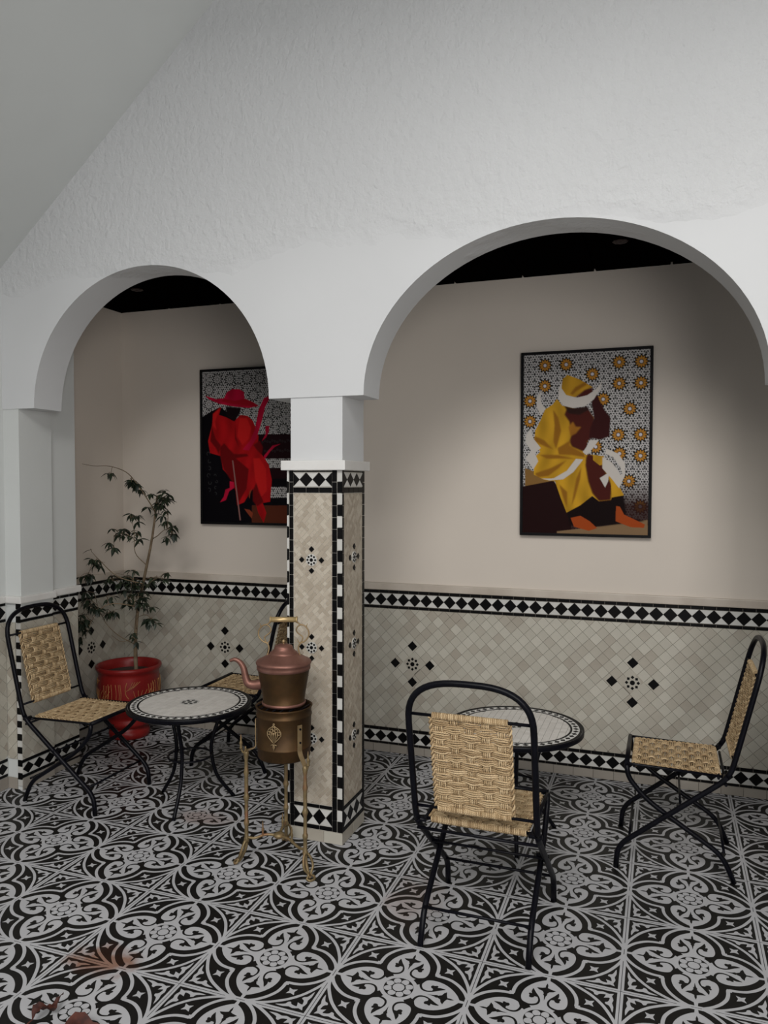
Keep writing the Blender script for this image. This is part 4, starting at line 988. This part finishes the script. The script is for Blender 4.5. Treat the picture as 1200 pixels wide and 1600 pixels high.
branch([(-2.915, 3.78, .60), (-2.95, 3.70, .58), (-2.99, 3.66, .62)], .0025)
branch([(-2.87, 3.78, .88), (-2.93, 3.70, .94), (-2.99, 3.66, .97)], .003)
# leaf: narrow drooping blade folded along its midrib
lb = MB(); NL = 6
for k in range(NL + 1):
    t = k / NL; wd = .0085 * math.sin(PI * t ** .8) if 0 < t < 1 else .0002; x = t * .052; z_ = -.016 * t * t
    lb.verts([(x, -wd, z_ + wd * .35), (x, 0, z_), (x, wd, z_ + wd * .35)])
for k in range(NL):
    a = k * 3
    lb.face((a, a + 1, a + 4, a + 3), 0, True); lb.face((a + 1, a + 2, a + 5, a + 4), 0, True)
leafm = lb.mesh('leaf', ['leaf'])
RL = random.Random(11); NLEAF = [0]
LEAFSTUFF = MB()
def sprig(c, n, spread, droop=.5, az=None, size=1.0):
    """short twigs from the nearest branch, each ending in a whorl of drooping leaves"""
    C0 = Vector(L2(*c)); near = min(BR, key=lambda p: (p - C0).length)
    tb = MB(); mid = (near + C0) / 2 + Vector((0, 0, .012)); tb.tube([tuple(near), tuple(mid), tuple(C0)], [.0018, .0015, .0012], 5)
    left = n
    while left > 0:
        m = min(left, RL.choice((4, 5, 6, 7))); left -= m
        P = C0 + Vector((RL.gauss(0, 1) * spread * .9, RL.gauss(0, 1) * spread * .6, RL.gauss(0, 1) * spread * .75))
        tb.tube([tuple(C0), tuple((C0 + P) / 2 + Vector((0, 0, .008))), tuple(P)], [.0012, .001, .0008], 5)
        a0 = RL.uniform(0, 2 * PI)
        for k in range(m):
            a = a0 + k * 2 * PI / m + RL.uniform(-.4, .4); el = -RL.uniform(-.1, 1.0) * droop * 1.5; sc = size * RL.uniform(.7, 1.12)
            q = P + (C0 - P) * RL.uniform(0, .25)
            m_ = Matrix.Translation(q) @ Matrix.Rotation(a, 4, 'Z') @ Matrix.Rotation(-el, 4, 'Y') @ Matrix.Rotation(RL.uniform(-.5, .5), 4, 'X') @ Matrix.Diagonal((sc, sc * RL.uniform(.85, 1.25), sc, 1))
            NLEAF[0] += 1
            if NLEAF[0] <= 296: put('leaf', leafm, tr_, m_)
            else:
                k0 = LEAFSTUFF.verts([m_ @ Vector(v) for v in lb.v])
                for f in lb.f: LEAFSTUFF.face([k0 + i for i in f], 0, True)
    tb.build('twig', 'bark', tr_)
for c, n, sp, dr in (((-2.70, 3.73, 1.40), 71, 0.044, .5), ((-2.75, 3.74, 1.34), 23, 0.038, .5), ((-2.65, 3.73, 1.31), 15, 0.032, .6), ((-2.88, 3.70, 1.525), 41, 0.029, .6), ((-2.83, 3.71, 1.47), 15, 0.016, .6),
                     ((-3.01, 3.69, 1.555), 11, 0.013, .9), ((-2.86, 3.70, 1.30), 22, 0.032, .5), ((-2.92, 3.68, 1.215), 38, 0.041, .6), ((-2.97, 3.66, 1.13), 15, 0.029, .7), ((-2.83, 3.71, 1.20), 17, 0.022, .5),
                     ((-2.62, 3.70, 1.235), 27, 0.032, .6), ((-2.60, 3.69, 1.19), 11, 0.022, .8), ((-3.03, 3.57, 1.05), 33, 0.032, .6), ((-3.07, 3.56, .99), 31, 0.029, .7), ((-3.06, 3.57, 1.12), 1, 0.002, .2),
                     ((-2.86, 3.68, .95), 62, 0.06, .4), ((-2.96, 3.64, .945), 22, 0.032, .5), ((-2.68, 3.67, .965), 31, 0.041, .5), ((-2.89, 3.68, .84), 57, 0.049, .5), ((-3.03, 3.55, .80), 33, 0.032, .8),
                     ((-3.08, 3.53, .70), 52, 0.032, .9), ((-3.10, 3.53, .60), 22, 0.024, .9), ((-2.70, 3.64, .74), 33, 0.034, .7), ((-2.88, 3.72, .60), 12, 0.022, .8), ((-2.78, 3.68, .80), 12, 0.032, .6), ((-2.97, 3.62, .76), 22, 0.032, .7)):
    sprig(c, n, sp, dr)
for c, n in (((-3.03, 3.56, .88), 10), ((-3.07, 3.55, .84), 12), ((-2.98, 3.6, .86), 9), ((-3.09, 3.53, .76), 10), ((-2.93, 3.66, .78), 8), ((-2.82, 3.68, .86), 10), ((-2.84, 3.68, 1.0), 8)): sprig(c, n, .035, .7)
if LEAFSTUFF.v: LEAFSTUFF.build('foliage', 'leaf', tr_, kind='stuff')

# ------------------------------------------------------------------ dried leaves on the floor at the bottom left
def dry_leaf(x, y, rz, L_, label):
    b = MB(); n = 12
    for k in range(n + 1):
        t = k / n; wd = L_ * .17 * math.sin(PI * min(1, t ** .7 + .02)) + .001; cx = (t - .5) * L_; z_ = .016 + .012 * math.sin(t * 7) + .012 * t
        for q in range(5):
            s_ = (q - 2) / 2; b.verts([(cx, s_ * wd + .008 * math.sin(t * 9), max(.0025, z_ + abs(s_) * wd * .7 + .004 * math.sin(k * 2.3 + q)))])
    for k in range(n):
        for q in range(4): a = k * 5 + q; b.face((a, a + 1, a + 6, a + 5), 0, True)
    t = thing('dried_leaf', label, 'leaf', (x, y, .0012), rz, 'dried leaves on the floor')
    b.build('blade', 'dry_red', t)
    s_ = MB(); s_.tube([(-L_ * .5, 0, .018), (-L_ * .62, .004, .012), (-L_ * .78, -.004, .0045)], .0022, 6); s_.build('stalk', 'dry_red', t)
dry_leaf(-1.612, 1.69, 1.35, .10, 'small upright curled red-brown dried leaf on the floor at bottom left')
dry_leaf(-1.44, 1.655, .25, .17, 'larger dark red dried leaf lying across the flower tile at the bottom edge')
